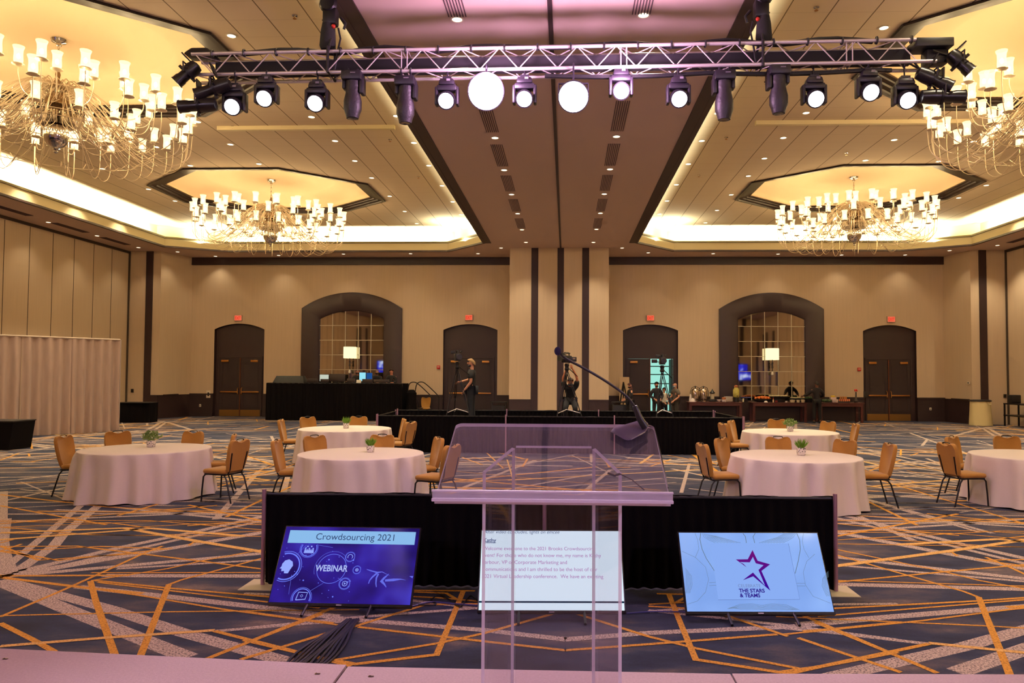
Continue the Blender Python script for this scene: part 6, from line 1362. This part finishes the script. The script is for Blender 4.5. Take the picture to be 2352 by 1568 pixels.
m = MB(); m.tube([Vector((q2.x + .05, q2.y, q2.z)), a], .01, 6); tag(m.build('monitor_arm', BLACKM), 'thin arm holding the field monitor on the middle camera', 'arm')
q3 = tripod(1521, 850, 21.0, 'tall tripod before the open door right of the pier', .36)
camera_rig(q3, .0, 'black video camera on the tripod before the open bright door')
a = at(1503, 829, y=20.9); m = MB(); m.box((0, 0, 0), (.16, .03, .1), bev=.01); o = m.build('field_monitor', BLACKP); o.location = a; tag(o, 'small black monitor beside the camera before the open door', 'monitor')
m = MB(); m.tube([Vector((q3.x - .05, q3.y, q3.z + .08)), a], .01, 6); tag(m.build('monitor_arm', BLACKM), 'thin arm of the monitor before the open door', 'arm')
# ------------------------------------------------------------------ people
def skin_obj(name, verts, edges, radii, root, mt, parent, sub=1, label=None):
    me = bpy.data.meshes.new(name); me.from_pydata([tuple(v) for v in verts], edges, []); me.materials.append(mt)
    o = bpy.data.objects.new(name, me); C.objects.link(o); o.parent = parent
    md = o.modifiers.new('skin', 'SKIN'); md.use_smooth_shade = True; md.branch_smoothing = .6
    sv = me.skin_vertices[0].data if me.skin_vertices else None
    for i, r in enumerate(radii): sv[i].radius = r if isinstance(r, tuple) else (r, r)
    sv[root].use_root = True
    if sub: s = o.modifiers.new('sub', 'SUBSURF'); s.levels = sub; s.render_levels = sub
    if label: o['label'] = label
    return o
def person(lab, loc, rz, pose=None, shirt=(24, 22, 26), pants=(26, 24, 30), skin=(200, 140, 108), hair=(60, 40, 28), hair_kind='short', sleeves='short', scale=1.0, mask=None, shoes=(30, 28, 28), lean=0, female=False):
    P = dict(pel=(0, 0, .95), spi=(0, .01, 1.12), che=(0, .01, 1.30), nec=(0, .01, 1.47), hb=(0, -.0, 1.55), ht=(0, -.01, 1.68),
        sl=(-.185, .01, 1.40), el=(-.24, .03, 1.12), wl=(-.25, -.05, .88), sr=(.185, .01, 1.40), er=(.24, .03, 1.12), wr=(.25, -.05, .88),
        hl=(-.09, 0, .92), kl=(-.11, -.01, .50), al=(-.12, .03, .09), hr=(.09, 0, .92), kr=(.11, -.01, .50), ar=(.12, .03, .09))
    if pose: P.update(pose)
    P = {k: Vector(v) for k, v in P.items()}
    r = thing('person', lab, 'person', loc, rz); r.scale = (scale,) * 3
    V = []; E = []; Rr = []; ix = {}
    def add(k, v, rad, par=None):
        ix[k] = len(V); V.append(Vector(v)); Rr.append(rad)
        if par is not None: E.append((ix[par], ix[k]))
    fem = .9 if female else 1
    add('pel', P['pel'], (.135, .10)); add('spi', P['spi'], (.125 * fem, .09), 'pel'); add('che', P['che'], (.145 * fem, .10), 'spi'); add('nec', P['nec'], .055, 'che')
    up = (P['ht'] - P['hb']).normalized(); fw = Vector(P.get('face', (0, -1, 0))).normalized()
    add('hb', P['hb'], (.068, .075), 'nec'); add('hm', P['hb'].lerp(P['ht'], .5), (.078, .09), 'hb'); add('ht', P['ht'], (.062, .072), 'hm')
    for s in 'lr':
        add('s' + s, P['s' + s], .05 * fem, 'che'); add('e' + s, P['e' + s], .043 * fem, 's' + s); add('w' + s, P['w' + s], .027, 'e' + s)
        d = (P['w' + s] - P['e' + s]).normalized(); side = d.cross(fw); side = side.normalized() if side.length > .1 else Vector((0, 0, 1)); nn = d.cross(side)
        add('p' + s, P['w' + s] + d * .075, (.036, .018), 'w' + s)
        for j, (o, L_) in enumerate(((-.028, .062), (-.010, .074), (.010, .070), (.027, .054))):
            b = P['w' + s] + d * .10 + side * o; add('f%d%s' % (j, s), b, .009, 'p' + s); add('g%d%s' % (j, s), b + d * L_ * .5 + nn * .010, .008, 'f%d%s' % (j, s)); add('h%d%s' % (j, s), b + d * L_ * .8 + nn * .03, .007, 'g%d%s' % (j, s))
        add('t0' + s, P['w' + s] + d * .04 - side * .038, .010, 'p' + s); add('t1' + s, P['w' + s] + d * .09 - side * .052 + nn * .015, .008, 't0' + s)
        add('h' + s, P['h' + s], .095, 'pel'); add('k' + s, P['k' + s], .058, 'h' + s); add('a' + s, P['a' + s], .042, 'k' + s)
        add('o' + s, P['a' + s] + Vector((0, -.13, -.045)), (.04, .03), 'a' + s)
    SK = mat('skin_%d_%d' % (skin[0], skin[2]), skin, .6)
    skin_obj('body', V, E, Rr, 0, SK, r)
    def garment(name, keys, grow, mt, extra=()):
        vs, es, rs, jx = [], [], [], {}
        for k, par, rad in keys:
            jx[k] = len(vs); vs.append(P[k] if k in P else V[ix[k]]); rs.append(tuple(q * grow for q in rad) if isinstance(rad, tuple) else rad * grow)
            if par: es.append((jx[par], jx[k]))
        return skin_obj(name, vs, es, rs, 0, mt, r)
    P['ul'] = P['sl'].lerp(P['el'], .75); P['ur'] = P['sr'].lerp(P['er'], .75)
    P['vl'] = P['el'].lerp(P['wl'], .92); P['vr'] = P['er'].lerp(P['wr'], .92); P['hem'] = P['pel'] + Vector((0, 0, -.04))
    ks = [('spi', None, (.145 * fem, .105)), ('che', 'spi', (.175 * fem, .125)), ('hem', 'spi', (.155, .125)), ('nck', 'che', .07)]; P['nck'] = P['che'].lerp(P['nec'], .78)
    for s in 'lr':
        ks.append(('s' + s, 'che', .10 * fem))
        if sleeves == 'short': ks.append(('u' + s, 's' + s, .074 * fem))
        elif sleeves == 'long': ks += [('e' + s, 's' + s, .062 * fem), ('v' + s, 'e' + s, .05)]
    garment('shirt', ks, 1.08, mat('shirt_%d_%d_%d' % shirt, shirt, .85))
    P['cl'] = P['kl'].lerp(P['al'], .95); P['cr'] = P['kr'].lerp(P['ar'], .95)
    garment('trousers', [('pel', None, (.145, .115)), ('hl', 'pel', .105), ('kl', 'hl', .075), ('cl', 'kl', .06), ('hr', 'pel', .105), ('kr', 'hr', .075), ('cr', 'kr', .06)], 1.06, mat('pants_%d_%d_%d' % pants, pants, .85))
    for s in 'lr':
        a = P['a' + s]; m = MB(); m.box((a.x, a.y - .07, a.z - .045), (.095, .27, .085), bev=.03); m.build('shoe', mat('shoe_%d' % shoes[0], shoes, .4), r)
    hc = P['hb'].lerp(P['ht'], .5); sd = up.cross(fw).normalized()
    Mh = Matrix((( sd.x, -fw.x, up.x, hc.x), (sd.y, -fw.y, up.y, hc.y), (sd.z, -fw.z, up.z, hc.z), (0, 0, 0, 1)))
    # features: local x side, y back, z up
    m = MB()
    m.lathe([(.002, -.03), (.012, -.02), (.014, .0), (.006, .03)], 8, Mh @ Matrix.Translation((0, -.098, .0)) @ Matrix.Diagonal((1, 1.2, 1, 1)))
    for s in (-1, 1): m.lathe([(.004, -.03), (.016, -.015), (.018, .012), (.006, .03)], 8, Mh @ Matrix.Translation((s * .082, .01, -.005)) @ Matrix.Diagonal((.5, 1, 1, 1)))
    m.build('nose_and_ears', SK, r)
    m = MB()
    for s in (-1, 1): m.lathe([(.001, -.006), (.009, 0), (.001, .006)], 8, Mh @ Matrix.Translation((s * .03, -.087, .022)) @ Matrix.Diagonal((1.3, .6, 1, 1)))
    m.box((0, 0, 0), (.001, .001, .001)) if False else None
    m.build('eyes', mat('eye_dark', (30, 22, 20), .3), r)
    m = MB(); m.lathe([(.001, -.004), (.018, 0), (.001, .004)], 8, Mh @ Matrix.Translation((0, -.086, -.042)) @ Matrix.Diagonal((1.2, .5, 1, 1))); m.build('mouth', mat('lip', (150, 84, 74), .5), r)
    if hair_kind != 'bald':
        m = MB(); HM = mat('hair_%d_%d' % (hair[0], hair[2]), hair, .75)
        rr = [[Mh @ Vector((.0, .02, .135))]]
        n = 18; rings = []
        for j in range(7):
            t = j / 6; ring_ = []
            for k in range(n):
                an = 2 * PI * k / n; back = math.sin(an)  # +y back
                lo = (.035 + .045 * -back) if back < 0 else (.035 - .095 * back)
                if hair_kind == 'long': lo = .04 if back < -.25 else -.30
                z = .128 + (lo - .128) * t; q = math.sin(min(1.0, t * 1.25 + .08) * PI / 2); w_ = .092 if hair_kind == 'short' else (.10 + .02 * t)
                ring_.append(Mh @ Vector((w_ * q * math.cos(an), .108 * q * math.sin(an) + .008, z)))
            rings.append(ring_)
        m.loft(rings); m._f([m.bm.verts.new(v) for v in rings[0]]); m.build('hair', HM, r, smooth=80)
    if mask:
        m = MB(); m.lathe([(.02, -.06), (.07, -.04), (.078, -.01), (.06, .012), (.02, .016)], 14, Mh @ Matrix.Translation((0, -.030, -.055)) @ Matrix.Diagonal((1, .9, 1, 1))); m.build('face_mask', mat('mask_%d' % mask[0], mask, .8), r)
    return r
# 1 standing operator beside the left camera, facing left in profile
a = at(1083, 900, y=21.0)
person('person in a black polo standing beside the left camera, seen in profile', (a.x, 21.0, .6), R(-98), dict(er=(.22, .05, 1.13), wr=(.23, -.12, .92), el=(-.2, -.12, 1.18), wl=(-.16, -.36, 1.12), hb=(0, -.01, 1.56), ht=(0, -.015, 1.70)), hair=(150, 116, 74), scale=1.06, shirt=(20, 18, 20), pants=(22, 26, 34), mask=(40, 36, 40))
# 2 operator crouching behind the middle tripod, arms raised to the camera
a = at(1310, 900, y=21.3)
person('person in black bending behind the middle tripod with both arms raised', (a.x, 21.25, .6), 0, dict(pel=(0, .15, .68), spi=(0, .06, .84), che=(0, -.03, .98), nec=(0, -.08, 1.10), hb=(0, -.12, 1.15), ht=(0, -.15, 1.26), sl=(-.18, -.03, 1.06), sr=(.18, -.03, 1.06), el=(-.21, -.16, 1.30), wl=(-.12, -.26, 1.56), er=(.19, -.16, 1.32), wr=(.07, -.26, 1.56), hl=(-.1, .12, .66), kl=(-.14, -.22, .46), al=(-.14, .06, .09), hr=(.1, .12, .66), kr=(.14, -.22, .46), ar=(.14, .06, .09), face=(0, -1, -.3)), hair=(70, 50, 40), skin=(196, 122, 84), mask=(36, 40, 50), shirt=(18, 16, 18))
# 3 woman by the easel
a = at(1447, 900, y=31.0)
person('person with long dark red hair and black clothes left of the open door', (a.x, 31.0, 0), R(-75), dict(el=(-.2, -.02, 1.14), wl=(-.08, -.24, 1.06), er=(.2, -.02, 1.12), wr=(.06, -.26, 1.02)), hair=(70, 26, 24), hair_kind='long', sleeves='long', female=True, mask=(24, 22, 24), scale=.97)
# 4 dark figure in the open doorway
a = at(1508, 900, y=31.6)
person('person in a dark jacket standing in front of the open bright door', (a.x, 31.6, 0), R(8), dict(wl=(-.14, -.22, 1.0), el=(-.26, 0, 1.12), wr=(.12, -.22, 1.0), er=(.26, 0, 1.12)), hair=(20, 18, 18), sleeves='long', shirt=(26, 24, 34), mask=(40, 36, 40), scale=1.0)
# 5 bald man in grey
a = at(1551, 900, y=30.8)
person('bald person in a grey brown shirt right of the open door, facing left', (a.x, 30.8, 0), R(-70), dict(wr=(.2, -.16, .98), er=(.25, .04, 1.12), wl=(-.2, -.22, 1.04), el=(-.24, -.02, 1.14)), hair_kind='bald', shirt=(84, 74, 64), pants=(52, 46, 40), mask=(150, 150, 150), scale=1.0)
a = at(1526, 910, y=31.8)
person('person in a white top half hidden behind the tripod at the open door', (a.x, 31.9, 0), R(20), dict(wl=(-.12, -.24, .98), wr=(.14, -.2, .98)), hair=(30, 24, 22), sleeves='long', shirt=(206, 196, 178), pants=(40, 36, 36), scale=.86)
# 6 man at the buffet, seen from behind, reaching left
a = at(1877, 900, y=31.9)
person('person in black seen from behind reaching over the buffet', (a.x, 31.95, 0), R(168), dict(el=(-.28, -.1, 1.16), wl=(-.18, -.34, 1.10), er=(.34, -.12, 1.2), wr=(.50, -.34, 1.12), face=(.35, -1, -.25)), hair=(20, 16, 16), sleeves='long', shirt=(28, 22, 26), pants=(14, 12, 14), skin=(120, 76, 54), scale=1.02)
# 7-9 technicians behind the control desk
for px_, z_, lab_, kw in ((821, .485, 'bald person in black at the control desk, behind the white paper', dict(hair_kind='bald', skin=(198, 136, 110), mask=(60, 52, 56))), (866, .485, 'balding person in dark clothes at the control desk, second from the right', dict(hair_kind='bald', skin=(170, 124, 98), mask=(30, 26, 26))), (899, .50, 'person with short hair and beard at the right end of the control desk', dict(hair=(60, 36, 26), skin=(204, 136, 108), mask=None))):
    a = at(px_, 870, y=32.75); person(lab_, (a.x, 32.75, z_), R(0), dict(el=(-.22, -.1, 1.14), wl=(-.14, -.34, 1.12), er=(.22, -.1, 1.14), wr=(.14, -.34, 1.12)), sleeves='long', **kw)
# ------------------------------------------------------------------ things behind the viewpoint that the mirrors show
for sx in (-1, 1):
    r = thing('projection_screen', 'blue lit projection screen beside the stage, behind the viewpoint on the %s' % ('left' if sx < 0 else 'right'), 'screen', (sx * 16.6 + XM, -4.6, 0))
    m = MB(); m.box((0, 0, 2.3), (3.0, .06, 1.75)); m.build('frame', BLACKP, r, smooth=None)
    m = MB(); m.poly([(-1.44, .034, 1.48), (1.44, .034, 1.48), (1.44, .034, 3.12), (-1.44, .034, 3.12)]); m.build('picture', screen_noise('proj_blue%d' % sx, (20, 16, 150), (40, 44, 220), (190, 210, 255), 1.4, es=1.6, lo=.42, hi=.66), r, smooth=None)
    for x in (-1.3, 1.3): m = MB(); m.box((x, 0, .72), (.06, .06, 1.44)); m.build('leg', BLACKM, r, smooth=None)
for sx, xw in ((1, XL), (-1, XR)):
    for y in (-3.6, -1.4, .8): m = MB(); m.box((xw + sx * .03, y, 3.4), (.05, .55, 5.6)); struct('trim_14', m, BROWN)
for x in (-17.6, -13.2, -11.9, 11.2, 12.6, 16.9):
    m = MB(); m.box((x, YF + .06, ZC / 2), (.34, .1, ZC)); struct('trim_13', m, BROWN)
